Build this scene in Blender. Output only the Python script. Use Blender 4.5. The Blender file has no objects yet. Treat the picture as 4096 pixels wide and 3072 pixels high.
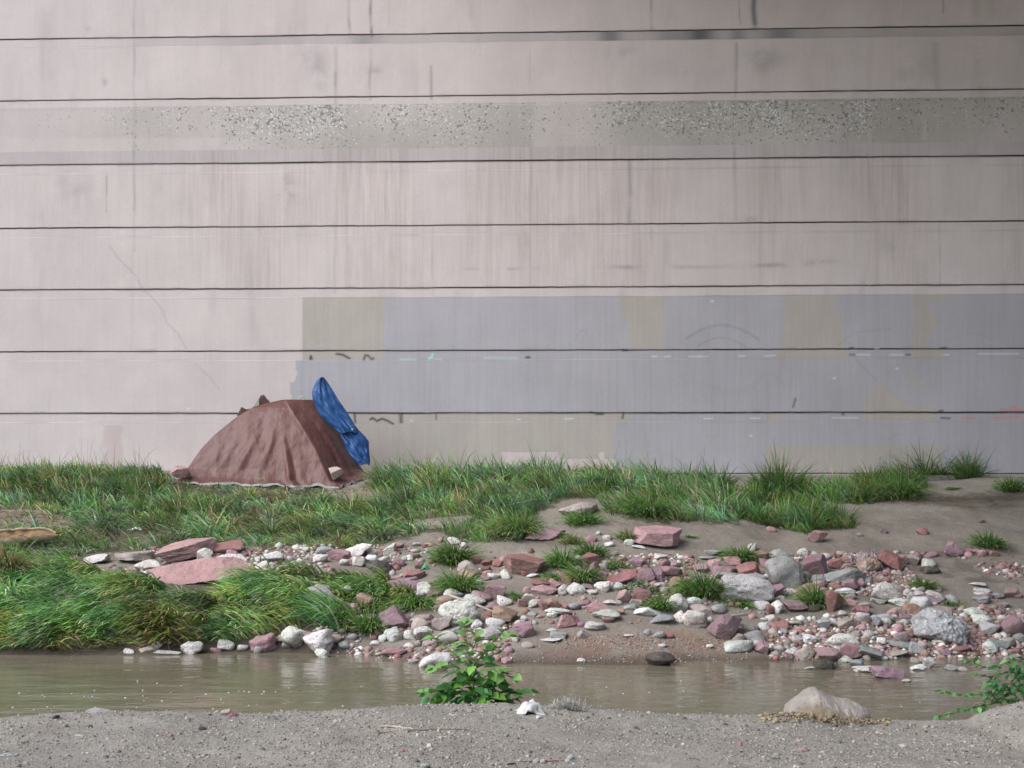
import bpy, bmesh, math, random
import numpy as np
from mathutils import Vector
random.seed(7)
RS = np.random.RandomState(11)
R = math.radians
S = bpy.context.scene
COL = S.collection
F = 5535.0; H = 2.0; HY = 1800.0; CX = 2048.0; Z216 = 2.16

# ------------------------------------------------------------------ helpers
def hash3(ix, iy, iz, seed=0):
    n = (ix*374761393 + iy*668265263 + iz*2147483647 + seed*1274126177) & 0xffffffff
    n = ((n ^ (n >> 13)) * 1274126177) & 0xffffffff
    n = (n ^ (n >> 16)) & 0xffffffff
    return n.astype(np.float64) / 4294967295.0
def vnoise(x, y, z=None, seed=0):
    x = np.asarray(x, float); y = np.asarray(y, float)
    z = np.zeros_like(x) if z is None else np.asarray(z, float)
    x, y, z = np.broadcast_arrays(x, y, z)
    xi, yi, zi = (np.floor(a).astype(np.int64) for a in (x, y, z))
    fx, fy, fz = x-xi, y-yi, z-zi
    fx, fy, fz = (a*a*(3-2*a) for a in (fx, fy, fz))
    r = 0
    for dx in (0, 1):
        for dy in (0, 1):
            for dz in (0, 1):
                w = (fx if dx else 1-fx)*(fy if dy else 1-fy)*(fz if dz else 1-fz)
                r = r + w*hash3(xi+dx, yi+dy, zi+dz, seed)
    return r*2-1
def fbm(x, y, z=None, oct=4, seed=0):
    x = np.asarray(x, float); y = np.asarray(y, float)
    r = 0; a = 1; t = 0
    for o in range(oct):
        r = r + a*vnoise(x*2**o, y*2**o, None if z is None else np.asarray(z, float)*2**o, seed+o*17)
        t += a; a *= .5
    return r/t
def ss(x, a, b):
    t = np.clip((np.asarray(x, float)-a)/(b-a), 0, 1); return t*t*(3-2*t)
def mesh_np(name, V, Fc, mat=None, parent=None, smooth=True, attrs=None, loc=None):
    """V Nx3, Fc MxK (all faces K corners)"""
    V = np.asarray(V, np.float32); Fc = np.asarray(Fc, np.int32)
    me = bpy.data.meshes.new(name); n, k = Fc.shape
    me.vertices.add(len(V)); me.vertices.foreach_set('co', V.ravel())
    me.loops.add(n*k); me.loops.foreach_set('vertex_index', Fc.ravel())
    me.polygons.add(n); me.polygons.foreach_set('loop_start', np.arange(0, n*k, k, dtype=np.int32))
    me.polygons.foreach_set('loop_total', np.full(n, k, dtype=np.int32))
    me.polygons.foreach_set('use_smooth', np.full(n, smooth, dtype=bool))
    me.update(calc_edges=True); me.validate()
    for an, arr in (attrs or {}).items():
        c = np.ones((len(V), 4), np.float32); c[:, :arr.shape[1]] = arr
        at = me.color_attributes.new(an, 'FLOAT_COLOR', 'POINT'); at.data.foreach_set('color', c.ravel())
    o = bpy.data.objects.new(name, me); COL.objects.link(o)
    if mat: me.materials.append(mat)
    if parent: o.parent = parent
    if loc is not None: o.location = loc
    return o
def tag(o, label=None, cat=None, group=None, kind=None):
    if label: o['label'] = label
    if cat: o['category'] = cat
    if group: o['group'] = group
    if kind: o['kind'] = kind
    return o
def empty(name, loc, label, cat, group=None):
    o = bpy.data.objects.new(name, None); COL.objects.link(o); o.location = loc
    o.empty_display_size = .1
    return tag(o, label, cat, group)
def grid_faces(nu, nv, wrap=False):
    i = np.arange(nu if wrap else nu-1)[:, None]; j = np.arange(nv-1)[None, :]
    i2 = (i+1) % nu
    a = i*nv+j; b = i2*nv+j; c = i2*nv+j+1; d = i*nv+j+1
    return np.stack([a, b, c, d], -1).reshape(-1, 4)
def inpoly(x, y, poly):
    ins = np.zeros(np.shape(x), bool); n = len(poly); j = n-1
    for i in range(n):
        xi, yi = poly[i]; xj, yj = poly[j]
        if yi != yj:
            ins ^= ((yi > y) != (yj > y)) & (x < (xj-xi)*(y-yi)/(yj-yi)+xi)
        j = i
    return ins

# ------------------------------------------------------------------ materials
class NT:
    def __init__(s, name):
        s.m = bpy.data.materials.new(name); s.m.use_nodes = True; s.t = s.m.node_tree
        s.b = s.t.nodes['Principled BSDF']
    def n(s, typ, **kw):
        nd = s.t.nodes.new(typ)
        for k, v in kw.items():
            if k.startswith('i_'):
                key = k[2:]; key = int(key) if key.isdigit() else key.replace('_', ' ')
                nd.inputs[key].default_value = v
            else: setattr(nd, k, v)
        return nd
    def l(s, a, b): s.t.links.new(a, b)
    def coord(s, kind='Object', scale=(1, 1, 1), rnd=False):
        tc = s.n('ShaderNodeTexCoord'); src = tc.outputs[kind]
        if rnd:
            oi = s.n('ShaderNodeObjectInfo'); mu = s.n('ShaderNodeMath', operation='MULTIPLY', i_1=37.0)
            s.l(oi.outputs['Random'], mu.inputs[0]); ad = s.n('ShaderNodeVectorMath', operation='ADD')
            s.l(src, ad.inputs[0]); s.l(mu.outputs[0], ad.inputs[1]); src = ad.outputs[0]
        mp = s.n('ShaderNodeMapping'); mp.inputs['Scale'].default_value = scale
        s.l(src, mp.inputs['Vector']); return mp.outputs[0]
    def noise(s, vec, scale, detail=4, rough=.55):
        nd = s.n('ShaderNodeTexNoise'); nd.inputs['Scale'].default_value = scale
        nd.inputs['Detail'].default_value = detail; nd.inputs['Roughness'].default_value = rough
        s.l(vec, nd.inputs['Vector']); return nd.outputs['Fac']
    def ramp(s, fac, stops):
        nd = s.n('ShaderNodeValToRGB'); cr = nd.color_ramp
        while len(cr.elements) < len(stops): cr.elements.new(.5)
        for e, (p, c) in zip(cr.elements, stops):
            e.position = p; e.color = (*c, 1) if isinstance(c, tuple) else (c, c, c, 1)
        s.l(fac, nd.inputs[0]); return nd.outputs[0]
    def mix(s, a, b, fac=.5, mode='MIX'):
        nd = s.n('ShaderNodeMix', data_type='RGBA', blend_type=mode)
        for v, key in ((fac, 0), (a, 6), (b, 7)):
            if hasattr(v, 'links') or hasattr(v, 'is_linked'): s.l(v, nd.inputs[key])
            else:
                if key: v = (*v, 1) if isinstance(v, tuple) else (v, v, v, 1)
                nd.inputs[key].default_value = v
        return nd.outputs[2]
    def attr(s, name):
        nd = s.n('ShaderNodeAttribute'); nd.attribute_name = name; return nd.outputs['Color']
    def bump(s, h, strength=.5, dist=.01, prev=None):
        nd = s.n('ShaderNodeBump'); nd.inputs['Strength'].default_value = strength
        nd.inputs['Distance'].default_value = dist; s.l(h, nd.inputs['Height'])
        if prev is not None: s.l(prev, nd.inputs['Normal'])
        return nd.outputs[0]
    def done(s, col=None, rough=.9, nrm=None, spec=.3):
        if col is not None:
            if hasattr(col, 'is_linked'): s.l(col, s.b.inputs['Base Color'])
            else: s.b.inputs['Base Color'].default_value = (*col, 1)
        if hasattr(rough, 'is_linked'): s.l(rough, s.b.inputs['Roughness'])
        else: s.b.inputs['Roughness'].default_value = rough
        s.b.inputs['Specular IOR Level'].default_value = spec
        if nrm is not None: s.l(nrm, s.b.inputs['Normal'])
        return s.m

def m_wall():
    t = NT('painted_concrete')
    c = t.attr('paint'); v = t.coord()
    vs = t.coord(scale=(9, 9, .35))
    st = t.noise(vs, 2.2, 5, .65)                      # fine vertical runs
    sa = t.n('ShaderNodeAttribute'); sa.attribute_name = 'streak'
    sr = t.ramp(st, [(.36, .0), (.62, 1.0)])
    dk = t.mix(c, (.84, .81, .785), 1.0, 'MULTIPLY')
    f = t.n('ShaderNodeMath', operation='MULTIPLY'); inv = t.n('ShaderNodeMath', operation='SUBTRACT', i_0=1.0)
    t.l(sr, inv.inputs[1]); t.l(inv.outputs[0], f.inputs[0]); t.l(sa.outputs['Fac'], f.inputs[1])
    c2 = t.mix(c, dk, f.outputs[0])
    big = t.ramp(t.noise(v, .9, 5, .6), [(.3, .93), (.7, 1.05)])
    c3 = t.mix(c2, big, 1.0, 'MULTIPLY')
    fine = t.ramp(t.noise(v, 60, 3, .7), [(.3, .93), (.7, 1.06)])
    c4 = t.mix(c3, fine, 1.0, 'MULTIPLY')
    pa = t.n('ShaderNodeAttribute'); pa.attribute_name = 'pits'
    def pits(scale, lo_, off):
        mp = t.coord(scale=(1, 1, 1.1)); ad = t.n('ShaderNodeVectorMath', operation='ADD'); ad.inputs[1].default_value = (off, 0, off); t.l(mp, ad.inputs[0])
        nz_ = t.noise(ad.outputs[0], scale, 2, .6); th = t.n('ShaderNodeMath', operation='MULTIPLY_ADD', i_1=.17); t.l(pa.outputs['Fac'], th.inputs[0]); t.l(nz_, th.inputs[2])
        mr = t.n('ShaderNodeMapRange'); mr.inputs[1].default_value = lo_; mr.inputs[2].default_value = lo_+.05; t.l(th.outputs[0], mr.inputs[0])
        mu = t.n('ShaderNodeMath', operation='MULTIPLY', use_clamp=True); t.l(mr.outputs[0], mu.inputs[0]); m2 = t.n('ShaderNodeMath', operation='MULTIPLY', i_1=3.0, use_clamp=True); t.l(pa.outputs['Fac'], m2.inputs[0]); t.l(m2.outputs[0], mu.inputs[1])
        return mu.outputs[0]
    p1 = pits(21, .69, 0); c4 = t.mix(c4, (.25, .235, .22), p1)
    p2 = pits(33, .715, 9); c4 = t.mix(c4, (.68, .69, .66), p2)
    h = t.bump(t.noise(v, 45, 4, .7), .35, .004, t.bump(t.noise(v, 2.5, 3), .25, .02))
    return t.done(c4, .85, h, .25)
def m_ground():
    t = NT('silt_and_sand'); c = t.attr('soil'); v = t.coord()
    n1 = t.ramp(t.noise(v, 2.0, 6, .65), [(.3, .78), (.7, 1.16)])
    n2 = t.ramp(t.noise(v, 60, 4, .75), [(.25, .68), (.72, 1.28)])
    n3 = t.ramp(t.noise(v, 190, 2, .6), [(.32, .7), (.68, 1.25)])
    c = t.mix(t.mix(t.mix(c, n1, 1., 'MULTIPLY'), n2, 1., 'MULTIPLY'), n3, 1., 'MULTIPLY')
    b = t.bump(t.noise(v, 9, 6, .65), .6, .04, None)
    b = t.bump(t.noise(v, 75, 4, .75), .8, .012, b)
    return t.done(c, .93, b, .2)
def m_rock(name, kind):
    t = NT(name); oi = t.n('ShaderNodeObjectInfo'); c = oi.outputs['Color']; v = t.coord(rnd=True)
    n1 = t.ramp(t.noise(v, 7, 5, .6), [(.3, .78), (.7, 1.18)])
    c = t.mix(c, n1, 1., 'MULTIPLY')
    if kind == 'sandstone':
        c = t.mix(c, (.50, .40, .38), t.ramp(t.noise(v, 4.5, 6, .65), [(.5, 0.), (.78, .55)]))
        c = t.mix(c, t.ramp(t.noise(v, 120, 3, .6), [(.3, .86), (.7, 1.12)]), 1., 'MULTIPLY')
        b = t.bump(t.noise(v, 14, 6, .65), .9, .045, None); b = t.bump(t.noise(v, 90, 4, .65), .5, .008, b)
        c = t.mix(c, (.20, .165, .14), t.ramp(t.noise(v, 9, 5, .7), [(.55, 0.), (.72, .6)]))
    elif kind == 'concrete':
        c = t.mix(c, (.25, .22, .19), t.ramp(t.noise(v, 5, 5, .6), [(.52, 0.), (.8, .5)]))
        sp = t.ramp(t.noise(v, 75, 2, .5), [(.33, 1.), (.42, 0.)])
        c = t.mix(c, (.20, .18, .165), sp)
        b = t.bump(t.noise(v, 30, 6, .75), .9, .03, None)
    else:
        vo = t.n('ShaderNodeTexVoronoi'); vo.inputs['Scale'].default_value = 26; t.l(v, vo.inputs['Vector'])
        cc = t.ramp(vo.outputs['Color'], [(.25, (.16, .15, .14)), (.5, (.36, .36, .36)), (.8, (.62, .62, .60))])
        c = t.mix(c, cc, t.ramp(t.noise(v, 6, 4), [(.42, .1), (.6, .75)]))
        b = t.bump(vo.outputs['Distance'], .8, .03, t.bump(t.noise(v, 25, 5, .7), .7, .03))
    # silt splashed on the undersides
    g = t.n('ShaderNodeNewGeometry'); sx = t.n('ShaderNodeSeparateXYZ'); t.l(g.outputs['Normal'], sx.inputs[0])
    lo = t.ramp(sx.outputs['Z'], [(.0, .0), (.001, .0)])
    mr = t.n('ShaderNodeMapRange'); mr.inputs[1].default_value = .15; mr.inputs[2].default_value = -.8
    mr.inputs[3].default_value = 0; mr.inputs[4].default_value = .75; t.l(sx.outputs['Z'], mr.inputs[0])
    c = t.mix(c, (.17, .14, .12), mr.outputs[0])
    return t.done(c, .88, b, .25)
def m_vcol(name, an, rough=.6, spec=.3, nscale=None, trans=0.):
    t = NT(name); c = t.attr(an)
    if nscale: c = t.mix(c, t.ramp(t.noise(t.coord(), nscale, 4), [(.3, .8), (.7, 1.2)]), 1., 'MULTIPLY')
    t.done(c, rough, None, spec)
    if trans:
        tr = t.n('ShaderNodeBsdfTranslucent'); t.l(c, tr.inputs[0]); mx = t.n('ShaderNodeMixShader'); mx.inputs[0].default_value = trans
        out = t.t.nodes['Material Output']; t.l(t.b.outputs[0], mx.inputs[1]); t.l(tr.outputs[0], mx.inputs[2]); t.l(mx.outputs[0], out.inputs[0])
    return t.m
def m_cloth(name, col, pale, rough=.55, amt=.5, sc=3.0):
    t = NT(name); v = t.coord()
    c = t.mix(col, pale, t.ramp(t.noise(v, sc, 6, .65), [(.4, 0.), (.75, amt)]))
    c = t.mix(c, t.ramp(t.noise(t.coord(scale=(5, 5, 1.2)), 3, 5, .7), [(.3, .8), (.7, 1.12)]), 1., 'MULTIPLY')
    c = t.mix(c, pale, t.ramp(t.noise(v, 30, 2, .6), [(.74, 0.), (.80, .5)]))
    b = t.bump(t.noise(t.coord(scale=(2.4, 2.4, 1)), 4, 4, .55), .4, .04, None); b = t.bump(t.noise(v, 22, 4, .6), .25, .008, b)
    return t.done(c, rough, b, .35)
def m_plain(name, a, b_, scale=12, rough=.8, bs=.4):
    t = NT(name); v = t.coord()
    c = t.mix(a, b_, t.ramp(t.noise(v, scale, 5, .65), [(.35, 0.), (.65, 1.)]))
    return t.done(c, rough, t.bump(t.noise(v, scale*3, 4, .7), bs, .01))
def m_water():
    t = NT('muddy_water'); v = t.coord(scale=(.75, 1.7, 1)); v2 = t.coord()
    c = t.mix((.165, .142, .098), (.215, .188, .135), t.ramp(t.noise(v2, .5, 4), [(.35, 0.), (.65, 1.)]))
    b = t.bump(t.noise(v, 2.2, 4, .5), .30, .05, None); b = t.bump(t.noise(v, 11, 2, .5), .07, .02, b)
    t.b.inputs['IOR'].default_value = 1.33
    return t.done(c, .09, b, .5)

M_WALL = m_wall(); M_GROUND = m_ground(); M_WATER = m_water()
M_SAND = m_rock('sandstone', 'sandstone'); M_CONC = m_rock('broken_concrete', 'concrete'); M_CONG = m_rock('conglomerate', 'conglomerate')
M_PEB = m_vcol('pebble_colours', 'tint', .9, .2, 60)
M_GRASS = m_vcol('grass_blades', 'tint', .6, .2, None, .25)
M_LEAF = m_vcol('leaf_surface', 'tint', .42, .4, None, .25)

# ------------------------------------------------------------------ terrain
def wallY(x): return 20.0-0.046*x
EDGE = [(-3000, 2615), (0, 2622), (500, 2618), (1000, 2616), (1400, 2612), (1600, 2625), (1800, 2650), (2050, 2662), (2600, 2657), (3000, 2645), (3200, 2638), (3450, 2640), (3700, 2628), (4096, 2622), (7000, 2620)]
LIP = [(-3000, 2860), (0, 2864), (250, 2852), (450, 2846), (900, 2852), (1300, 2842), (1700, 2816), (2000, 2810), (2300, 2832), (2700, 2852), (3100, 2862), (3500, 2880), (3870, 2882), (3905, 2862), (3950, 2840), (4096, 2808), (4400, 2800), (7000, 2860)]
TERR = [(-3000, 1.64), (0, 1.655), (300, 1.64), (700, 1.615), (1300, 1.60), (2500, 1.60), (2850, 1.52), (2950, 1.46), (3400, 1.47), (3650, 1.54), (4096, 1.60), (7000, 1.6)]
def tab(T, v): return np.interp(v, [a for a, b in T], [b for a, b in T])
def ground(x, y):
    x = np.asarray(x, float); y = np.asarray(y, float)
    pe = CX+x*F/13.3; ye = F*H/(tab(EDGE, pe)+8*vnoise(x*1.7, 0*x, seed=5)-HY)
    s = y-ye
    pt = CX+x*F/18.8; zt = tab(TERR, pt)
    lin = s*zt/(18.6-ye)
    k = .12
    ter = zt+.03*(y-18.6)
    hh = np.clip(.5+.5*(ter-lin)/k, 0, 1)
    far = ter*(1-hh)+lin*hh-k*hh*(1-hh)
    cut = (1-ss(pe, 1150, 1500))
    far = far+.20*ss(s, .05, .28)*cut*(1-ss(s, .5, 3.4))
    far = far+ss(s, .2, 1.0)*(.035*fbm(x*.9, y*.9, seed=3)+.018*fbm(x*4, y*4, seed=9))
    far = np.where(s < 0, .22*s, far)
    pl = CX+x*F/8.5; zl = 2-(tab(LIP, pl)-HY)*8.5/F
    nr = zl*ss(y, 6.6, 8.3)+.43*(1-ss(y, 6.6, 8.3))+.016*fbm(x*3, y*3, seed=21)+.012*fbm(x*13, y*13, seed=22)
    nr = nr-1.0*np.clip(y-8.5, 0, None)**1.25
    return np.maximum(np.maximum(far, nr), -.35)
def hit(px, py, y0=10.5, y1=20.4):
    Y = np.arange(y0, y1, .01); X = (px-CX)/F*Y; Zr = H-(py-HY)/F*Y
    g = np.maximum(ground(X, Y), .0)
    idx = np.nonzero(g >= Zr)[0]
    i = idx[0] if len(idx) else len(Y)-1
    return X[i], Y[i], g[i]
def at(px, py, Y): return np.array([(px-CX)/F*Y, Y, H-(py-HY)/F*Y])
def topx(x, y, z): return CX+x*F/y, HY-(z-H)*F/y

# grass areas (outline on the ground, seen from the photograph's viewpoint)
GUP = [(-900, 1870), (0, 1880), (650, 1893), (760, 1945), (1440, 1948), (1520, 1900), (1700, 1890), (2900, 1890), (2945, 1960), (2950, 2090), (2620, 2085), (2430, 2060), (2400, 1995), (2250, 2000), (2150, 2050), (2090, 2165), (1850, 2172), (1760, 2130), (1600, 2150), (1480, 2195), (1300, 2205), (1000, 2205), (900, 2195), (660, 2205), (600, 2235), (300, 2245), (250, 2290), (-900, 2290)]
GLO = [(-900, 2220), (0, 2210), (250, 2270), (560, 2335), (1000, 2325), (1120, 2290), (1300, 2290), (1560, 2320), (1650, 2370), (1700, 2425), (1580, 2440), (1540, 2450), (1440, 2450), (1420, 2510), (1350, 2535), (1250, 2520), (1040, 2560), (940, 2580), (700, 2590), (0, 2608), (-900, 2608)]
GR = [(2960, 2000), (3010, 1950), (3240, 1945), (3330, 1970), (3420, 1930), (3700, 1940), (3640, 2005), (3420, 2015), (3300, 2010), (3250, 2030), (3430, 2100), (3420, 2115), (3200, 2130), (3040, 2100), (2955, 2070)]
BARE = [[(-200, 2040), (150, 2040), (300, 2075), (330, 2110), (120, 2130), (-200, 2120)], [(1300, 1945), (1480, 1950), (1560, 2000), (1330, 2010)], [(1650, 2080), (1900, 2060), (1830, 2110), (1650, 2120)],
        [(330, 2215), (640, 2200), (900, 2180), (1250, 2200), (1250, 2285), (1000, 2320), (560, 2330), (330, 2275)]]

gx = np.unique(np.concatenate([np.linspace(-60, -9, 18), np.arange(-9, 9.01, .04), np.linspace(9, 60, 18)]))
gy = np.unique(np.concatenate([np.linspace(-40, 6, 16), np.arange(6, 9.8, .03), np.arange(9.8, 12.4, .15), np.arange(12.4, 20.6, .04), [21, 23, 60]]))
GX, GY = np.meshgrid(gx, gy, indexing='ij'); GZ = ground(GX, GY)
GZ = np.where(GY > 21.5, 1.6, GZ)
PX, PY = topx(GX, np.maximum(GY, 1), GZ)
sand = np.array([.292, .255, .214]); c = np.ones(GX.shape+(3,))*sand
def blend(c, mask, col): return c*(1-mask[..., None])+np.array(col)*mask[..., None]
nz = fbm(GX*1.3, GY*1.3, seed=31); nf = fbm(GX*7, GY*7, seed=33)
near = GY < 10
c = blend(c, np.where(near, 1, 0), (.345, .316, .276))
c = blend(c, ss(nz, .1, .6)*.35, (.30, .26, .22)); c = blend(c, ss(-nz, .15, .6)*.45*~near, (.155, .130, .108))
wj = 25*nf
gm = (inpoly(PX+wj, PY+wj, GUP) | inpoly(PX+wj, PY+wj*.5, GLO) | inpoly(PX, PY, GR)) & ~near
for b in BARE: gm &= ~inpoly(PX, PY, b)
c = blend(c, gm*.75, (.085, .085, .04))
pe_ = CX+GX*F/13.3; s_ = GY-F*H/(tab(EDGE, pe_)-HY)
c = blend(c, ss(s_, -.1, .02)*(1-ss(s_, .3, .5))*(1-ss(pe_, 1150, 1450))*~near*.85, (.055, .040, .028))
c = blend(c, (inpoly(PX, PY, BARE[0]) | inpoly(PX, PY, BARE[1]))*.6, (.34, .27, .19))
red = ss(PY, 2490, 2545)*(1-ss(PY, 2640, 2680))*ss(PX, 2080, 2350)*~near*ss(nf, -.35, .25)
c = blend(c, red*.55, (.27, .15, .105))
# damp margin along the water, on both shores
c = blend(c, (1-ss(GZ, .0, .09))*.8, (.10, .082, .062))
hump = inpoly(PX+8*nf, PY, [(3890, 2780), (4500, 2780), (4500, 2880), (4050, 2872), (3895, 2868)])*near
c = blend(c, hump*.6, (.43, .40, .36))
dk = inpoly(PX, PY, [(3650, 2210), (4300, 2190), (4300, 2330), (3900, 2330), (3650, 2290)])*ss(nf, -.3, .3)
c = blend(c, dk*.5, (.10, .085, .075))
lt = inpoly(PX, PY, [(2880, 1930), (3000, 1990), (3500, 2050), (4300, 2040), (4300, 1900), (2880, 1880)])
c = blend(c, lt*ss(nz, -.5, .3)*.6, (.36, .32, .28))
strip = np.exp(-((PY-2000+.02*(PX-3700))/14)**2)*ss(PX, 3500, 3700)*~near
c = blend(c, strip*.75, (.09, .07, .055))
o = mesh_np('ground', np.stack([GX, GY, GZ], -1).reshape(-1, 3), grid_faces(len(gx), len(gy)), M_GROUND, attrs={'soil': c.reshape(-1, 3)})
tag(o, kind='structure')

wx = np.linspace(-60, 60, 61); wy = np.linspace(8.5, 16, 16)
WX, WY = np.meshgrid(wx, wy, indexing='ij')
tag(mesh_np('water', np.stack([WX, WY, 0*WX], -1).reshape(-1, 3), grid_faces(61, 16), M_WATER), kind='structure')

# ------------------------------------------------------------------ abutment wall
LINES = [1.664, 2.538, 3.442, 4.352, 5.256, 6.185, 7.130, 8.034, 8.94, 9.85, 10.76]
prof = [(1.0, 0.)]                      # (z, inset)
for k, z in enumerate(LINES):
    z0 = prof[-1][0]
    zz = list(np.arange(z0+.014, z-.016, .014)) if z < 9 else list(np.linspace(z0+.05, z-.03, 6))
    prof += [(q, 0.) for q in zz]
    prof += [(z-.0055, .0), (z-.005, .03), (z+.0045, .03), (z+.005, .014)]     # dark joint
# reveal band: the 0.13 m under each joint is set back
pz = np.array([p[0] for p in prof]); pi = np.array([p[1] for p in prof])
LN = np.array(LINES)
inset = pi.copy()
for z in LINES:
    b = (pz < z-.0052) & (pz > z-.135)
    inset[b] = .0025
inset[pi == .014] = 0.0
wxs = np.unique(np.concatenate([np.linspace(-30, -8.6, 20), np.arange(-8.6, 8.6, .02), np.linspace(8.6, 30, 20)]))
X, Z = np.meshgrid(wxs, pz, indexing='ij'); I = np.broadcast_to(inset, X.shape)
Zw = Z+.006*fbm(X*.8, 0*X, seed=40)+.002*vnoise(X*9, Z*0, seed=41)
Yw = wallY(X)+I+.004*fbm(X*.6, Z*.6, seed=42)
U, V = topx(X, wallY(X), Z)            # where each spot appears in the photograph, for laying out the paint
yl = [topx(0, 20, z)[1] for z in LINES]
base = np.array([.645, .572, .556]); P = np.ones(X.shape+(3,))*base
pg = (.455, .437, .466); tn = (.482, .437, .398); pk = (.64, .55, .535); gr = (.415, .392, .355)
def rowz(a, b): return (Z > a) & (Z < b)
Lz = dict(zip((1893, 1651, 1401, 1149, 899, 642, 380, 130), LINES))
def jag(a): return a*vnoise(Z*9, X*0, seed=51)+a*.4*vnoise(Z*30, X*0, seed=52)
Uj = U+jag(7)
def patch(m, col, a=1.): 
    global P
    P = blend(P, np.asarray(m, float)*a, col)
r1 = rowz(Lz[1401]+.008, Lz[1149]-.135); r1b = rowz(Lz[1401]-.135, Lz[1401]+.008)
r2 = rowz(Lz[1651]+.008, Lz[1401]-.135); r2b = rowz(Lz[1651]-.135, Lz[1651]+.008)
r3 = rowz(Lz[1893]+.008, Lz[1651]-.135)
zf = lambda v: (v-1180)/220.
patch(r1 & (Uj > 1212), pg); patch(r1 & (U > 1212) & (Uj < 1535), tn)
patch(r1 & (Uj > 2475+55*zf(V)) & (Uj < 2652), tn)
patch(r1 & (Uj > 3142-12*zf(V)) & (Uj < 3355+22*zf(V)*ss(V, 1180, 1300)-20*(np.abs(V-1230) < 35)), tn)
patch(r1 & (Uj > 3650) & (Uj < 3725+25*np.cos((V-1290)/30)+150*(1-ss(V, 1165, 1225))), tn)
patch(r1b & (U > 1212), pg); patch(r1b & (U > 1212) & (U < 1535), tn); patch(r1b & (U > 3105) & (U < 3400), tn); patch(r1b & (U > 3645) & (U < 3770), tn)
patch(r2 & (Uj > 1160+22*(V < 1530)), pg)
patch(r2 & inpoly(Uj, V, [(3440, 1660), (3460, 1600), (3520, 1535), (3545, 1540), (3600, 1600), (3650, 1625), (3720, 1612), (3745, 1660)]), tn)
patch(r2 & inpoly(Uj, V, [(3610, 1500), (3680, 1498), (3675, 1550), (3660, 1560)]), tn, .7)
patch(r2b & (U > 1400), tn); patch(r2b & (U > 2520), pg); patch(r2b & (U > 3450) & (U < 3740), tn); patch(r2b & (U > 3060) & (U < 3120), tn)
patch(r3 & (Uj > 1400), tn); patch(r3 & (Uj > 2455) & ~((V > 1780) & (U > 3060)), pg); patch(r3 & (Uj > 3740+.2*(V-1700)), pg)
patch(r3 & (U > 2010+jag(5)) & (U < 2235+jag(6)) & (V > 1808), pk); patch(r3 & (U > 2235) & (U < 2470) & (V > 1835-25*ss(U, 2390, 2400)*(U < 2415)), pk)
patch((Uj > 418) & (Uj < 490) & (V > 1700) & (V < 1880), (.53, .43, .40), .5)
# aggregate band
band = rowz(Lz[642]+.195, Lz[380]-.10); bn = fbm(X*.55, Z*.8, seed=61)
amt = np.clip(.32+.34*ss(U, 200, 1900)+.5*bn, .12, .9)*(1-.5*ss(U+20*bn, 2115, 2160)*(1-ss(U, 2350, 2560)))*(1-.6*ss(-(U-1050)-200*bn, 0, 120)*ss(V, 545, 560))
patch(band, gr, 0); P = blend(P, band*amt, gr)
bl = rowz(Lz[642]+.0, Lz[642]+.19); P = blend(P, bl*.45, (.41, .375, .39))
pit = vnoise(X*15, Z*17, seed=62)*.75+vnoise(X*24, Z*30, seed=63)*.5
dens = ss(U, -300, 1300)*(.45+.55*ss(fbm(X*1.1, Z*.8, seed=64), -.35, .35))*(.35+.65*ss(Z, Lz[642]+.12, Lz[642]+.62))
dens = dens*(1-.45*ss(U, 2125, 2150)*(1-ss(U, 2280, 2500)))
0 and blend(P, band*ss(pit, .62-.32*dens, .80-.30*dens)*.62*(dens > .02), (.15, .14, .135))
pit2 = vnoise(X*20, Z*24, seed=66)*.7+vnoise(X*25, Z*33, seed=67)*.5
0 and blend(P, band*ss(pit2, .74-.26*dens, .86-.26*dens)*.8*(dens > .02), (.62, .63, .60))
# faint soiling at the reveals, and grime in the joints
for k, z in enumerate(LINES[:9]):
    d = Z-(z-.135); P = blend(P, np.exp(-(d/.011)**2)*(.22+.2*vnoise(X*2, 0*X+k, seed=70)), (.22, .21, .20))
    P = blend(P, (np.abs(Z-z) < .0056)*(.62+.3*ss(vnoise(X*1.3, 0*X+k*5, seed=77), -.6, .6)), (.055, .042, .042))
    d = np.abs(Z-z-.0); P = blend(P, np.exp(-(d/.03)**2)*np.clip(fbm(X*3, 0*X+k*3, seed=71), 0, 1)*.55, (.25, .23, .22))
def stain(u, v, su, sv, col, a, ns=4, sd=80):
    m = np.exp(-((U-u)/su)**2-((V-v)/sv)**2)*ss(fbm(X*ns, Z*ns, seed=sd), -.35, .35)
    P[:] = blend(P, m*a, col)
dg = (.20, .20, .21)
rb = rowz(Lz[130]-.135, Lz[130]-.009)
P = blend(P, rb*ss(U, 520, 560)*(.30+.25*fbm(X*.8, Z*0, seed=81)), (.27, .265, .28))
for u, su, a in ((2440, 45, .7), (2800, 60, .95), (2950, 35, .5), (3120, 70, .65), (1450, 60, .35), (2680, 60, .4)):
    P = blend(P, rb*np.exp(-((U-u)/su)**2)*a, (.14, .14, .155))
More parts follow.
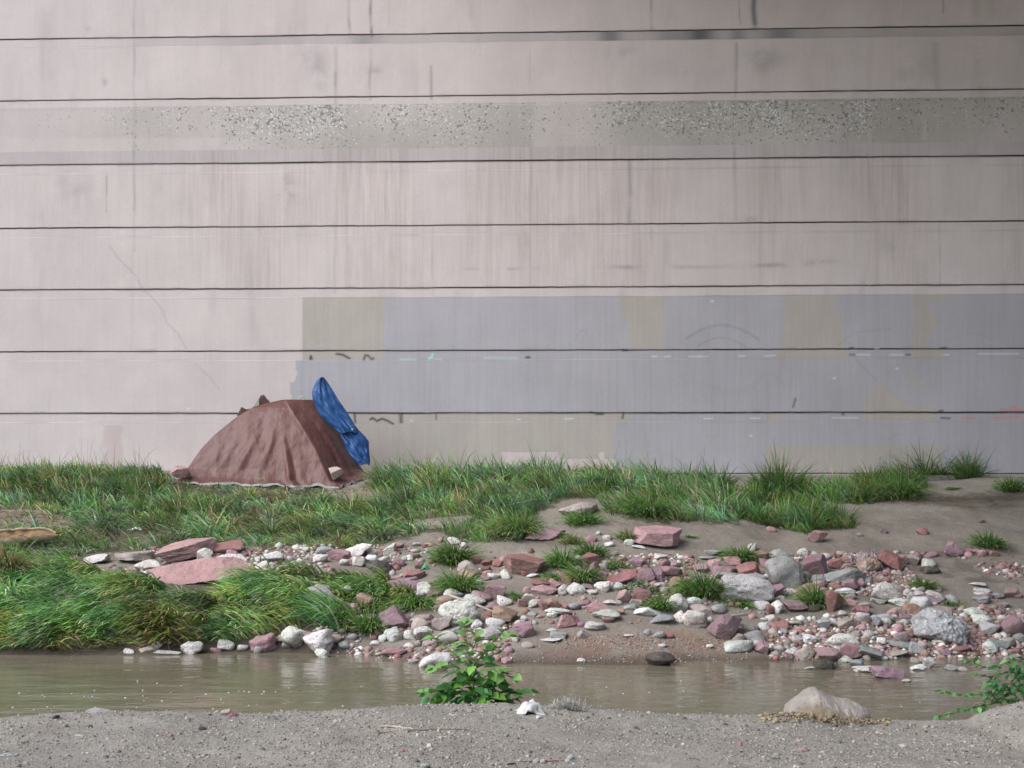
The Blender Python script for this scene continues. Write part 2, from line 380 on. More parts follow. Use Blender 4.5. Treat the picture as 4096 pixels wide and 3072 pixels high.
for a in ((1140, 760, 45, 60, .40), (280, 740, 60, 60, .25), (330, 860, 30, 60, .2), (1230, 235, 60, 40, .3), (1275, 300, 35, 50, .3), (1500, 290, 30, 20, .35),
          (3060, 240, 70, 40, .32), (2750, 265, 110, 30, .25), (2490, 215, 60, 30, .2), (3080, 1060, 160, 10, .4), (2600, 1068, 260, 8, .4), (1980, 1075, 120, 6, .4), (3280, 1050, 60, 14, .3),
          (3560, 960, 40, 60, .2), (3650, 330, 80, 90, .15), (3000, 880, 60, 14, .3), (355, 115, 12, 12, .5), (1160, 115, 8, 10, .6), (715, 115, 12, 12, .35), (420, 330, 12, 14, .35)):
    stain(a[0], a[1], a[2], a[3], dg, a[4]*1.2, 5, int(a[0]))
P = blend(P, (np.abs(V-1158) < 3)*ss(vnoise(X*1.5, 0*X, seed=90), 0, .7)*.0, dg)
P = blend(P, np.exp(-((V-1168+ .012*(U-2048))/3.5)**2)*0, dg)
def vline(u, v0, v1, w, col, a, wob=4, nz_=True):
    m = np.exp(-((U+wob*vnoise(0*Z+u, Z*3, seed=91)-u)/w)**2)*(V > v0)*(V < v1)
    if nz_: m = m*(.45+.55*ss(vnoise(0*X+u, Z*5, seed=92), -.5, .4))
    P[:] = blend(P, m*a, col)
for a in ((538, -900, 1010, 5, .38), (1397, -900, 148, 6, .6), (1483, -900, 148, 6, .85), (1480, 190, 400, 5, .4), (1343, 190, 420, 7, .55), (1725, 260, 400, 5, .6), (1560, -900, 100, 4, .35),
          (2605, -900, 118, 5, .6), (3018, -900, 125, 11, .95), (2944, 170, 390, 6, .5), (2938, 400, 880, 6, .4), (2520, 640, 900, 9, .45), (3745, 170, 360, 12, .4), (2960, -900, 100, 3, .5), (3770, -900, 50, 3, .6),
          (2120, 200, 1150, 4, .22), (1545, 680, 920, 4, .25), (1340, 880, 1180, 4, .25), (1730, 900, 1180, 4, .25), (530, 1000, 1400, 4, .15), (2485, 400, 425, 3, .8), (3760, 880, 1150, 4, .25), (200, 1560, 1680, 3, .2), (428, 700, 850, 3, .5)):
    vline(*a[:4], dg, a[4])
for a in ((3395, -900, 400, 34, .33), (2960, 160, 400, 14, .3), (3400, 640, 1150, 20, .2), (1235, 170, 400, 40, .18), (3700, 480, 560, 10, .35), (944, 30, 70, 3, .7), (2455, 0, 50, 3, .6), (3480, 400, 1150, 5, .3), (2950, 1100, 1890, 5, .15), (1450, 560, 1000, 30, .15)):
    vline(*a[:4], (.66, .63, .63), a[4])
def stroke(pts, w, col, a):
    pts = np.array(pts, float); m = np.zeros_like(U)
    x0, x1, y0, y1 = pts[:, 0].min()-40, pts[:, 0].max()+40, pts[:, 1].min()-40, pts[:, 1].max()+40
    ii = np.nonzero((U >= x0) & (U <= x1) & (V >= y0) & (V <= y1))
    u, v = U[ii], V[ii]; d = np.full(u.shape, 1e9)
    for p, q in zip(pts[:-1], pts[1:]):
        e = q-p; t = np.clip(((u-p[0])*e[0]+(v-p[1])*e[1])/max(e@e, 1e-6), 0, 1)
        d = np.minimum(d, np.hypot(u-p[0]-t*e[0], v-p[1]-t*e[1]))
    k = np.exp(-(d/w)**2.5)*a
    P[ii] = P[ii]*(1-k[:, None])+np.array(col)*k[:, None]
stroke([(440, 985), (470, 1030), (505, 1065), (545, 1105), (560, 1135), (575, 1165), (600, 1180), (630, 1215), (655, 1250), (665, 1290), (700, 1322), (718, 1345), (745, 1395)], 2.8, (.26, .25, .26), .34)
stroke([(780, 1455), (840, 1510), (880, 1560)], 2.5, (.3, .28, .28), .35)
K = (.03, .03, .032)
for st in ([(1241, 1437), (1243, 1425), (1248, 1437)], [(1346, 1416), (1372, 1420), (1398, 1434)], [(1455, 1438), (1462, 1420), (1475, 1424), (1486, 1437), (1494, 1433)], [(1418, 1655), (1421, 1690)],
           [(1482, 1678), (1490, 1671), (1508, 1684), (1528, 1675), (1548, 1682), (1572, 1695)], [(2362, 1648), (2385, 1656), (2412, 1656)], [(2494, 1650), (2490, 1672)], [(2105, 1429), (2118, 1429)], [(2490, 1400), (2510, 1400)]):
    stroke(st, 4.5, K, .9)
for st in ([(1599, 1660), (1601, 1690)], [(1608, 1660), (1609, 1690)], [(1744, 1660), (1745, 1676)], [(3172, 1630), (3182, 1595)], [(3368, 1655), (3374, 1660)], [(3412, 1391), (3400, 1393)], [(3400, 1420), (3420, 1420)], [(3785, 1390), (3760, 1393)], [(3620, 1419), (3640, 1420)], [(3755, 1645), (3770, 1642)], [(3765, 1671), (3800, 1673)]):
    stroke(st, 4., (.06, .06, .075), .75)
for st in ([(1600, 1436), (1664, 1436)], [(1740, 1436), (1768, 1436)], [(1936, 1431), (2068, 1431)]):
    stroke(st, 3, (.50, .72, .72), .55)
stroke([(1716, 1432), (1728, 1430), (1729, 1415)], 4.5, (.35, .85, .80), .95)
for a, b, v in ((2610, 2630, 1425), (2660, 2680, 1425), (2755, 2835, 1425), (2958, 2980, 1424), (3060, 3100, 1423), (3425, 3480, 1419), (3560, 3620, 1419), (3915, 4075, 1415), (3775, 3800, 1418), (2815, 2850, 1674), (3000, 3040, 1673), (3330, 3430, 1672), (2070, 2080, 1677), (2260, 2290, 1675), (1640, 1650, 1681), (3500, 3515, 1395)):
    stroke([(a, v), (b, v)], 2.8, (.70, .76, .78), .75)
for st in ([(3800, 1418), (3804, 1416)], [(4000, 1640), (4110, 1641)], [(4045, 1628), (4070, 1632)], [(3850, 1671), (3900, 1671)], [(3975, 1669), (4080, 1669)]):
    stroke(st, 3.5, (.78, .22, .24), .7)
# ghosted curves showing through the paint-over
gh = (.33, .325, .37)
t_ = np.linspace(0, 1, 14)
stroke([(2745+290*t, 1385-85*math.sin(math.pi*(.12+.78*t))) for t in t_], 6, gh, .6)
stroke([(2790+190*t, 1385-35*math.sin(math.pi*t)) for t in t_], 4, gh, .5)
stroke([(2840+170*t, 1545+22*math.sin(math.pi*t)) for t in t_], 6, (.44, .40, .385), .45)
stroke([(2800+70*t, 1570+60*t) for t in t_], 6, (.44, .40, .385), .4)
stroke([(3010+130*t, 1550-55*math.sin(math.pi*t)) for t in t_], 10, (.43, .39, .38), .4)
stroke([(2560+65*t, 1565-60*t*t) for t in t_], 3, (.45, .43, .46), .5)
stroke([(3400+110*t, 1415+110*t) for t in t_], 5, gh, .4)
stroke([(3500+150*t, 1500+110*math.sin(math.pi*t*.5)) for t in t_], 5, (.42, .41, .44), .4)
stroke([(2300+60*t, 1360-40*math.sin(math.pi*t)) for t in t_], 4, gh, .35)
stroke([(2830, 1745), (2850, 1752), (2880, 1740)], 9, (.46, .41, .39), .4); stroke([(2960, 1790), (2990, 1785), (3005, 1750)], 7, (.46, .41, .39), .35)
for (u, v) in ((3337, 1514), (3588, 1475), (2850, 1205), (1725, 1842), (755, 1635), (3003, 1743)): stroke([(u-3, v), (u+3, v)], 4, (.72, .74, .75), .9)
stroke([(3355, 1380), (3420, 1330), (3560, 1315)], 4, gh, .35); stroke([(3800, 1360), (3880, 1330), (3960, 1350)], 5, (.43, .38, .38), .4)
P *= (1+.045*fbm(X*1.6, Z*.6, seed=96)+.03*fbm(X*6, Z*2.2, seed=97))[..., None]
P = blend(P, np.clip(fbm(X*5, Z*1.2, seed=98)-.22, 0, 1)*.55, (.42, .385, .37))
streak = np.clip(.15+.85*(rowz(Lz[1149], Lz[642]+.2))*(.12+.88*ss(fbm(X*1.1, Z*.25, seed=95)+.4*fbm(X*.25, Z*0, seed=94), -.25, .4))+.25*ss(V, 1100, 1300)*(U > 1200), 0, 1)
streak = np.where(rowz(Lz[1149], Lz[899]) & (U > 600), streak*.8, streak)
# painted deck shade towards the upper right, blended in with no weight
deck_shade = ss(X, 1.5, 11)*ss(Z, 3.0, 8.5)
P = blend(P, deck_shade*.0, (.26, .25, .265))
tot = np.concatenate([P.reshape(-1, 3)], 1)
ob = mesh_np('abutment_wall', np.stack([X, Yw, Zw], -1).reshape(-1, 3), grid_faces(len(wxs), len(pz)), M_WALL, smooth=False,
             attrs={'paint': tot, 'streak': np.repeat(streak.reshape(-1, 1), 3, 1), 'pits': np.repeat(((band*dens).reshape(-1, 1)), 3, 1)})
tag(ob, 'pinkish concrete bridge abutment wall with horizontal joints and patches of grey and tan overpaint', 'wall')
# footing
def box_mesh(name, x0, x1, y0, y1, z0, z1, mat, parent=None, bev=.01, skew=0.):
    bm = bmesh.new()
    vs = [bm.verts.new((x, (y0 if j == 0 else y1)-skew*x, z)) for x in (x0, x1) for j in (0, 1) for z in (z0, z1)]
    for f in ((0, 1, 3, 2), (4, 6, 7, 5), (0, 4, 5, 1), (2, 3, 7, 6), (0, 2, 6, 4), (1, 5, 7, 3)): bm.faces.new([vs[i] for i in f])
    if bev: bmesh.ops.bevel(bm, geom=list(bm.edges), offset=bev, segments=2, affect='EDGES')
    bmesh.ops.recalc_face_normals(bm, faces=bm.faces)
    me = bpy.data.meshes.new(name); bm.to_mesh(me); bm.free(); o = bpy.data.objects.new(name, me); COL.objects.link(o)
    me.materials.append(mat)
    if parent: o.parent = parent
    return o
M_FOOT = m_plain('bare_concrete', (.42, .38, .34), (.33, .30, .27), 5, .9)
box_mesh('footing', -30, 30, 19.72, 19.99, .9, 1.645, M_FOOT, ob, .015, .046)
M_DECK = m_plain('deck_concrete', (.30, .29, .28), (.24, .23, .22), 2, .9)
dk_ = box_mesh('bridge_deck', -2.5, 36, 2.0, 21.5, 12.0, 13.0, M_DECK, None, .02)
tag(dk_, 'grey concrete bridge deck spanning overhead from the abutment', 'bridge deck')
dk_['kind'] = 'structure'

# ------------------------------------------------------------------ rocks
ICO = {}
def ico(sub):
    if sub not in ICO:
        bm = bmesh.new(); bmesh.ops.create_icosphere(bm, subdivisions=sub, radius=1)
        ICO[sub] = (np.array([v.co[:] for v in bm.verts]), np.array([[v.index for v in f.verts] for f in bm.faces])); bm.free()
    return ICO[sub]
def rock_verts(rs, shape, sub, seed):
    D, Fc = ico(sub); D = D/np.linalg.norm(D, axis=1)[:, None]
    n = {'a': rs.randint(8, 12), 'b': 4, 'f': 11, 'r': 14, 'c': 13}[shape]
    N = rs.normal(size=(n, 3)); N /= np.linalg.norm(N, axis=1)[:, None]
    N = np.vstack([N, [[1, 0, 0], [-1, 0, 0], [0, 0, 1], [0, 0, -1], [0, -1, 0], [0, 1, 0]]+rs.normal(size=(6, 3))*.28]); N /= np.linalg.norm(N, axis=1)[:, None]
    h = rs.uniform(.62, 1., len(N)); p = {'a': 60, 'b': 70, 'f': 40, 'r': 6, 'c': 8}[shape]
    if shape == 'b':
        N[4:10] += rs.normal(size=(6, 3))*.16; h[4:10] = rs.uniform(.62, .72, 6); h[:4] = rs.uniform(.85, .98, 4); h[10:] = rs.uniform(.8, 1.0, len(h)-10)
        N /= np.linalg.norm(N, axis=1)[:, None]
    d = np.clip(D@N.T, 0, None)/h
    r = (d**p).sum(1)**(-1/p)
    P_ = D*r[:, None]
    am = {'a': .035, 'b': .04, 'f': .05, 'r': .05, 'c': .15}[shape]
    nn = fbm(D[:, 0]*2.2+seed, D[:, 1]*2.2, D[:, 2]*2.2, 4, seed)
    n2 = fbm(D[:, 0]*9+seed, D[:, 1]*9, D[:, 2]*9, 3, seed+5) if sub > 3 else 0
    P_ *= (1+am*nn*1.4+am*.45*n2)[:, None]
    lo, hi = P_.min(0), P_.max(0)
    return (P_-(lo+hi)/2)/((hi-lo)/2), Fc
CLR = {'W': (.76, .73, .68), 'P': (.49, .295, .295), 'M': (.37, .235, .26), 'R': (.36, .175, .165), 'G': (.43, .425, .415), 'L': (.56, .54, .50), 'O': (.42, .275, .205), 'T': (.44, .375, .335), 'D': (.085, .075, .065), 'B': (.49, .50, .50), 'V': (.33, .37, .36)}
CN = {'W': 'white', 'L': 'pale grey', 'P': 'pink', 'M': 'mauve', 'R': 'red', 'G': 'grey', 'O': 'orange-brown', 'T': 'tan', 'D': 'dark', 'B': 'bluish white', 'V': 'greenish grey'}
SN = {'a': 'angular', 'b': 'blocky', 'r': 'rounded', 'f': 'flat', 'c': 'crumbly'}
TILES = {1: (0, 1800), 2: (1024, 1900), 3: (2048, 1900), 4: (3072, 1900), 5: (3072, 2304), 6: (1500, 2304), 8: (0, 2304)}
# tile | cx cy w h colour shape [roll]  [= distinguishing name]
ROCKS = """
1|1615 855 430 165 P b 14 =long pink block standing behind the flat pink slab
1|1950 845 270 105 R a
1|1765 915 130 112 W a
1|2000 900 85 65 P a
1|1990 935 290 70 W c
1|1755 1050 910 215 P b 8 =largest flat pink slab lying in the grass
1|1280 1000 230 85 W c
1|1170 930 300 90 T f
1|825 945 210 90 W a 20
1|625 970 90 75 R a
1|1420 940 95 75 G a
1|1445 1000 60 60 D c
1|550 1275 130 130 M a
1|1300 1105 85 50 W c
1|640 900 60 40 R a
1|1020 1030 120 50 G c
1|1850 1010 120 40 W c
2|150 720 175 105 W a 18
2|50 785 105 75 W r
2|10 730 50 45 W r
2|135 800 55 80 G r
2|210 835 70 95 W c
2|600 655 150 65 G r
2|525 615 65 40 R a
2|710 690 190 90 P a =smooth pink block beside a long white stone in the upper left stones
2|885 650 235 100 W a 8
2|560 725 130 75 W c
2|1010 675 85 58 W r
2|1150 650 105 112 W a
2|860 728 140 60 P a
2|890 750 105 92 W a
2|1000 730 110 75 W c
2|765 760 80 60 W c
2|1110 745 90 70 W c
2|1240 765 92 70 M r
2|1315 718 85 52 W c
2|1380 705 75 42 R a
2|1080 790 240 100 D c =dark clod of soil under the white stones
2|415 650 90 50 W c
2|290 725 60 40 W c
2|330 770 70 50 W c
2|1230 610 95 52 P a
2|1500 600 85 35 O a
2|1385 600 65 42 G a
2|1475 655 30 40 W r
2|1595 565 52 52 P a
2|1720 575 122 72 W r
2|1795 610 72 50 W r
2|1845 660 82 42 W r
2|1410 785 75 62 R r
2|1365 865 180 78 R a
2|1260 870 42 34 W r
2|1205 900 95 55 P a
2|1270 945 255 125 M a 15
2|1370 960 115 85 M r
2|1455 975 118 82 W a
2|1515 937 92 55 P r
2|1415 1035 85 45 W r
2|1830 865 165 92 O a
2|1850 810 200 120 T a
2|1910 740 85 62 R a
2|1990 760 95 55 R a
2|2080 770 85 62 R a
2|2130 740 62 72 P a
2|1990 817 82 50 R a
2|1995 850 92 46 P r
2|2055 880 112 56 W r
2|2155 865 92 86 W r
2|1910 925 98 56 W r
2|1985 893 82 40 M r
2|565 1020 240 135 L c =pale pitted lump of concrete alone in the grass
2|795 1000 72 80 W a
2|940 1090 145 125 O a
2|1050 1095 120 95 O a
2|835 1155 150 95 P a
2|1225 1240 285 200 M b -32 =large tilted mauve block at the end of the grass
2|1570 1020 165 82 M a 15
2|1700 1035 165 90 W a -30
2|1640 1090 175 95 O r
2|1625 1140 82 42 W r
2|1570 1150 62 52 M r
2|1755 1210 340 225 W c =big white boulder behind the leafy sapling
2|1610 1285 180 125 T a
2|1420 1300 155 115 T r
2|1440 1240 200 62 T f
2|1500 1275 62 42 R r
2|1885 1090 185 100 W r -18
2|1945 1060 170 100 M r -15
2|2065 1015 175 140 M a
2|2040 1140 130 75 M r
2|2150 1090 125 92 W r
2|2150 1210 215 140 O a -10 =brown tilted slab at the tip of the bleached stick
2|2010 1205 85 60 R r
2|1200 1385 175 125 W c -40
2|1100 1405 85 85 W c
2|1330 1385 98 82 W r
2|1440 1350 152 72 W r
2|1450 1405 130 82 D c
2|1640 1410 205 112 W r
2|1730 1345 85 72 G r
2|1900 1240 75 92 T c
2|1910 1300 95 92 W c
2|2065 1290 160 95 W r
2|2040 1365 190 100 G c
2|2145 1330 52 34 W r
2|1500 1460 112 52 T r
2|1320 1480 85 52 W r
2|1400 1465 62 50 G r
2|1030 1455 85 42 W r
2|330 1400 195 160 W c =tall white stone at the bank edge below the hanging grass
2|330 1325 90 60 T a
2|425 1370 155 72 T a -25
2|125 1425 125 66 W r
2|60 1455 215 155 P c
2|22 1510 75 62 G r
2|210 1415 72 62 T r
2|275 1470 92 52 G r
2|540 1430 235 180 W c =broad white boulder at the bank edge below the hanging grass
2|680 1425 130 85 T r
2|765 1470 102 62 G r
2|570 1548 118 80 W c
2|575 1495 62 42 W r
2|830 1400 85 54 G r
2|1020 1405 62 36 R r
2|1190 1525 200 62 P c
2|1365 1610 92 42 G r
2|1545 1605 265 130 W r =white boulder standing in the water left of the leafy sapling
8|1115 650 92 50 W r
8|1265 640 145 60 T f 22
8|1350 605 92 62 T c
8|1430 658 245 32 W f
8|1665 628 180 112 W c
8|1870 645 92 46 P r
8|1955 598 140 88 W c 
8|2100 625 85 52 W r
3|110 770 350 150 R b -6 =big salmon red block between the grass tufts
3|290 500 320 92 M b 0 =flat reddish slab at the foot of the grass bank
3|1255 535 390 155 P b 0 =large pink block alone on the bare silt
3|575 295 320 100 T c =low pale mound in a gap of the grass bank
3|745 505 44 38 W r
3|822 545 72 44 W r
3|840 597 84 36 W r
3|1010 585 84 54 W r
3|1090 618 112 26 W f
3|680 560 112 60 P f
3|660 740 205 120 R a
3|710 810 105 135 M a 30
3|510 775 125 52 R a
3|940 725 125 82 O a
3|1050 755 92 84 M a
3|880 680 75 42 T a
3|800 795 62 82 G c
3|1115 765 100 90 M a
3|1285 715 112 60 W a -12
3|1320 765 92 62 M r
3|1400 775 62 62 M a
3|1520 700 102 32 R f
3|1745 670 155 54 G f 6
3|1690 715 132 26 G f
3|1570 765 72 38 R a
3|1745 765 112 84 P a
3|1910 755 150 84 P a
3|1820 825 210 92 M a
3|1640 810 122 72 M a
3|2075 625 82 78 W a
3|2150 700 132 84 R a
3|2050 820 205 115 R a
3|2190 775 100 95 P a
3|120 850 74 52 R a
3|175 870 108 42 W r
3|945 885 240 130 R b 6 =broad red block above the leafy green weed
3|1010 840 122 52 R a
3|790 885 82 92 M a
3|730 885 72 52 M r
3|1150 870 152 112 M a
3|1275 865 102 112 M a
3|1385 850 172 102 M a
3|1520 910 72 60 P r
3|1420 935 122 92 O a
3|1275 955 115 45 W c
3|240 930 155 52 R a
3|370 940 92 82 P a
3|450 900 132 122 O a
3|275 990 205 82 P a
3|130 1000 72 62 P r
3|440 1000 82 92 W c
3|550 995 155 112 W c
3|660 970 112 54 M a
3|785 975 142 92 W c
3|690 1015 92 42 W a
3|920 965 92 72 W r
3|962 1058 132 112 P a
3|1125 1045 152 135 R a
3|135 1070 102 92 W a -30
3|190 1115 92 76 W r
3|230 1080 62 62 P a
3|85 1110 82 82 R a
3|265 1130 82 102 P a
3|340 1110 132 82 O a
3|460 1135 102 62 R a
3|530 1135 112 62 G c
3|620 1120 112 72 M a
3|745 1150 205 92 P a -8
3|850 1100 122 42 W a
3|925 1105 52 42 B r
3|1065 1100 102 52 T a
3|1020 1140 112 42 G c
3|400 1180 212 54 W c
3|345 1215 82 46 W c
3|175 1200 82 42 G r
3|105 1245 62 52 W r
3|240 1222 72 26 O f
3|480 1250 192 112 P b 12 =smooth pink wedge alone on the silt below the stones
3|810 1205 222 72 W c
3|840 1255 112 52 R r
3|930 1185 82 56 O a
3|1165 1180 212 72 W f
3|1295 1245 202 72 G r
3|1440 1230 102 102 W c
3|1580 1255 202 155 W c
3|1425 1110 172 155 W c
3|1570 1100 132 92 W c
3|1640 1170 182 92 T a
3|1790 1160 132 82 G r
3|1840 1310 290 210 M a -18 =large mauve boulder with sharp pale facets
3|710 1305 172 72 W r
3|595 1295 62 44 M r
3|110 1345 185 135 M a 12
3|20 1410 62 72 W r
3|60 1275 102 42 W r
3|135 1470 98 52 T r
3|400 1385 132 62 G a
3|340 1345 92 32 W r
3|620 1380 112 72 G a
3|330 1420 192 26 W f
3|1265 1385 112 62 G r
3|1170 1365 62 52 G c
3|1360 1390 82 46 R c
3|995 1390 92 26 W f
3|1300 1475 62 32 W r
3|1710 1485 52 38 W a
3|2020 985 430 225 L c -10 =biggest cream boulder with a flat slanting top
3|2150 900 132 92 G c
3|1850 870 205 52 G f
3|2160 1130 122 72 W r
3|1955 1405 102 62 T r
3|2090 1395 172 84 G r
3|1960 1480 235 102 W r
3|2080 1330 102 52 G r
3|2110 1465 82 60 W r
3|2155 1500 112 112 M a
3|2180 1310 92 62 W r
3|600 1605 74 38 W r
3|1280 1590 245 108 D c =wet black rock at the edge of the water
4|30 475 82 52 P r
4|430 530 165 112 P a =pale pink pointed stone alone on the silt
4|1000 485 64 46 M a
4|795 518 62 26 G f
4|1330 490 102 64 R a
4|1585 635 172 118 M b =pale mauve block left of the lone grass tuft
4|1845 400 62 36 O a
4|1740 655 72 38 R r
4|1800 660 62 42 M r
4|1855 677 92 52 P r
4|1950 680 84 56 R a
4|125 695 215 85 G c
4|295 670 88 68 W r
4|495 705 102 52 W r
4|400 765 212 190 M a =tall dark pink faceted boulder beside the grey boulder
4|140 860 320 275 L c =huge rounded pale grey boulder on the right
4|20 765 84 84 M a
4|680 715 145 75 R a 25
4|570 770 132 82 R a
4|640 680 82 42 T r
4|840 710 195 112 M a
4|870 775 195 120 O c -10 =rust orange oval stone speckled with grey
4|1060 740 222 165 R a -20 =large dark red block beside the rust orange stone
4|1170 735 84 84 P a
4|1245 745 102 92 T a
4|1295 720 92 112 R a
4|1390 770 108 80 W r
4|1405 690 92 52 M a
4|680 790 104 48 P c
4|1400 825 155 62 D c
4|660 865 335 118 G f 8 =long dark grey slab leaning below the red boulders
4|330 880 118 84 T r
4|440 905 132 72 G r
4|1135 860 64 44 T r
4|850 855 54 52 O r
4|1000 925 112 52 R a
4|75 1010 115 122 M a
4|215 1015 92 62 W c
4|330 1000 205 122 O a
4|440 960 112 84 P a
4|705 960 142 102 M a
4|790 945 82 92 M a
4|580 975 122 62 R a
4|650 1005 162 56 W f
4|575 1090 202 172 R b -12 =triangular dark pink block right of the bright grass tuft
4|715 1057 84 48 T r
4|1025 1015 245 172 W c -28 =long white boulder sloping down to the right
4|1125 978 112 52 T r
4|1215 1030 94 84 W c
4|1290 1035 112 62 W r
4|1330 995 62 52 G r
4|1435 1040 152 72 W c -15
4|1400 1075 152 72 M a
4|1590 1070 94 64 G r
4|1325 1115 172 112 W r
4|1250 1150 155 84 O a
4|1140 1100 192 62 W c
4|960 1090 132 42 G f
4|730 1110 92 64 P a
4|230 1140 192 102 M a
4|75 1140 105 112 W c -35
4|15 1165 72 84 R a
4|405 1150 132 62 D r
4|820 1125 112 52 G f
4|1825 945 142 42 W f -10
4|1855 1010 152 64 W c
4|1890 1045 84 52 M a
4|1845 1080 132 62 G c
4|2090 1020 132 92 M a
4|2145 1035 84 62 R a
4|1985 1050 102 52 G c
4|2035 1120 92 52 T a
4|800 1175 155 72 R a
4|640 1195 84 46 W r
4|475 1278 112 94 B a =bluish white stone alone on the silt
4|830 1245 128 102 W r
4|680 1280 172 84 T a
4|570 1280 74 38 W r
4|945 1280 84 94 G a
4|1010 1240 132 72 G a
4|1018 1275 82 70 W r
4|1110 1195 155 64 P a
4|1190 1235 112 64 M a
4|1120 1335 84 82 P r
4|810 1315 94 54 P r
4|20 1240 84 52 W r
4|80 1310 195 82 R a -10
4|200 1285 122 48 W r
4|290 1335 122 42 O r
4|110 1345 112 42 G c
4|225 1365 84 52 P a
4|1480 1310 410 270 B c =huge pitted conglomerate boulder near the water
4|1660 1290 132 102 T c
4|1480 1180 205 84 T a
4|1800 1190 195 74 W c -12
4|1850 1260 172 94 W c
4|1920 1340 162 122 G a
4|2110 1315 205 182 M r =large mauve boulder right of the conglomerate boulder
4|2020 1235 84 44 W r
4|2190 1250 94 84 P a
4|1745 1325 102 48 T r
4|1500 1425 172 64 W c
4|2180 1425 112 102 G c
4|255 1425 102 64 W c
4|355 1420 114 78 W c
4|865 1385 102 74 W r
4|765 1385 94 74 T c
4|1145 1405 132 84 T r
4|980 1440 78 62 W a
4|645 1440 265 122 W c =broad white rock behind the pink pointed stones at the water
4|1270 1500 122 112 G a
4|1150 1465 195 52 V f
4|1335 1475 62 72 T r
4|2000 1470 195 72 V a -20
4|1920 1495 118 102 W c
4|2080 1450 112 82 T r
4|2130 1540 122 72 R c
4|1680 1510 155 62 R c
4|1540 1540 84 54 M a
4|1120 1540 182 52 T r
4|320 1545 165 112 T c
4|525 1555 205 132 M a =mauve pointed rock at the water beside its pink neighbour
4|705 1530 182 132 P a =pink pyramid shaped rock at the water edge
4|880 1535 215 95 V f -28 =greenish slab slanting into the water
4|605 1510 64 64 W r
4|200 1530 92 52 W c
4|195 1575 62 52 D r
4|680 1595 142 52 W c
4|1280 1605 92 52 T r
5|770 755 115 55 V r
5|480 775 170 95 D c
5|540 775 85 54 T r
5|360 795 92 24 G f
5|855 808 212 54 W c
5|1030 835 262 98 M f =flat mauve rock rising from the water
5|1300 795 124 52 W a
5|1350 735 84 72 T a
5|1400 755 115 88 W a =white pointed stone in the shallows on the right
5|1595 795 112 56 G r
5|1680 805 84 42 T r
5|1195 905 74 26 W f
6|1140 730 95 56 P a
"""
rocks = []
for ln in ROCKS.strip().splitlines():
    tl, rest = ln.split('|'); nm = None
    if '=' in rest: rest, nm = rest.split('='); nm = nm.strip()
    q = rest.split(); cx, cy, w, h = map(float, q[:4]); roll = float(q[6]) if len(q) > 6 else None
    ox, oy = TILES[int(tl)]
    rocks.append(dict(px=ox+cx/Z216, py=oy+cy/Z216, w=w/Z216, h=h/Z216, c=q[4], s=q[5], roll=roll, name=nm))
rocks.append(dict(px=600+270/Z216, py=1440+970/Z216, w=150/Z216, h=98/Z216, c='P', s='a', roll=-8, name=None, label='pink rock weighing down the left corner of the brown tarp', Y=18.5))
rocks.append(dict(px=600+1608/Z216, py=1440+968/Z216, w=125/Z216, h=115/Z216, c='T', s='a', roll=25, name=None, label='pale pink rock resting on the brown tarp at its right side', Y=18.45, col=(.56, .42, .38)))
rocks.append(dict(px=400, py=2846, w=105, h=26, c='G', s='f', roll=None, name=None, label='flat grey stone at the rim of the near sand bank on the left', Y=8.5))
rocks.append(dict(px=905, py=2848, w=38, h=22, c='T', s='r', roll=None, name=None, label='small tan stone on the rim of the near sand bank left of the sapling', Y=8.45))
rocks.append(dict(px=930, py=2863, w=38, h=20, c='R', s='r', roll=None, name=None, label='small dark red stone just behind the near bank rim left of the sapling', Y=8.38))
for (px, py, w, h, cc, lb) in ((225, 2868, 30, 16, 'D', 'small dark pebble lying near the left end of the near bank rim'), (810, 2915, 30, 15, 'D', 'dark oval pebble on the near sand below the bank rim'), (362, 2907, 18, 13, 'D', 'tiny black pebble on the near sand at left'),
                               (462, 3023, 28, 18, 'G', 'grey rounded pebble on the near sand at bottom left'), (685, 2943, 14, 16, 'R', 'small dark red pebble upright on the near sand at left'), (28, 3021, 50, 20, 'B', 'flat bluish pebble at the left edge of the near sand'),
                               (1718, 2984, 24, 20, 'W', 'small white rounded pebble on the near sand below the sapling'), (2155, 2872, 22, 17, 'W', 'small white angular pebble just below the crumpled white rag'), (2283, 3030, 28, 26, 'B', 'small bluish white pebble at the end of the reddish twig'),
                               (2172, 3048, 24, 22, 'T', 'tan pebble lying beside the reddish twig'), (2145, 3045, 26, 20, 'G', 'grey pebble lying against the middle of the reddish twig'), (1700, 3066, 36, 22, 'G', 'dark grey stone cut by the bottom edge below the sapling'), (3210, 2999, 40, 20, 'M', 'small mauve stone on the near sand at bottom right'),
                               (1880, 2865-20, 26, 14, 'T', 'small tan pebble on the sand right under the sapling'), (3102, 3032, 34, 20, 'G', 'dark grey pebble near the bottom right of the sand'), (1815, 2842, 24, 15, 'T', 'pale round pebble on the sand just under the sapling leaves'), (467, 2996-95, 0, 0, 'T', '')):
    if w: rocks.append(dict(px=px, py=py, w=w, h=h, c=cc, s='r', roll=None, name=None, label=lb, near=True))
def size_word(w): return 'large' if w > 90 else 'medium' if w > 58 else 'small' if w > 34 else 'tiny'
LMK = [(r['px'], r['py'], 'the '+r['name']) for r in rocks if r.get('name')]
LMK = [(a, b, n, r) for (a, b, n), r in zip(LMK, [r for r in rocks if r.get('name')])]
SHORT = {}
def short(n):
    for cut in (' standing', ' lying', ' alone', ' beside', ' under', ' at the', ' behind', ' below', ' between', ' with', ' on the', ' near', ' right of', ' left of', ' leaning', ' sloping', ' slanting', ' rising', ' above', ' in the', ' in a', ' speckled'):
        if cut in n: n = n.split(cut)[0]
    return n
shorts = [short(l[2]) for l in LMK]
used = {}
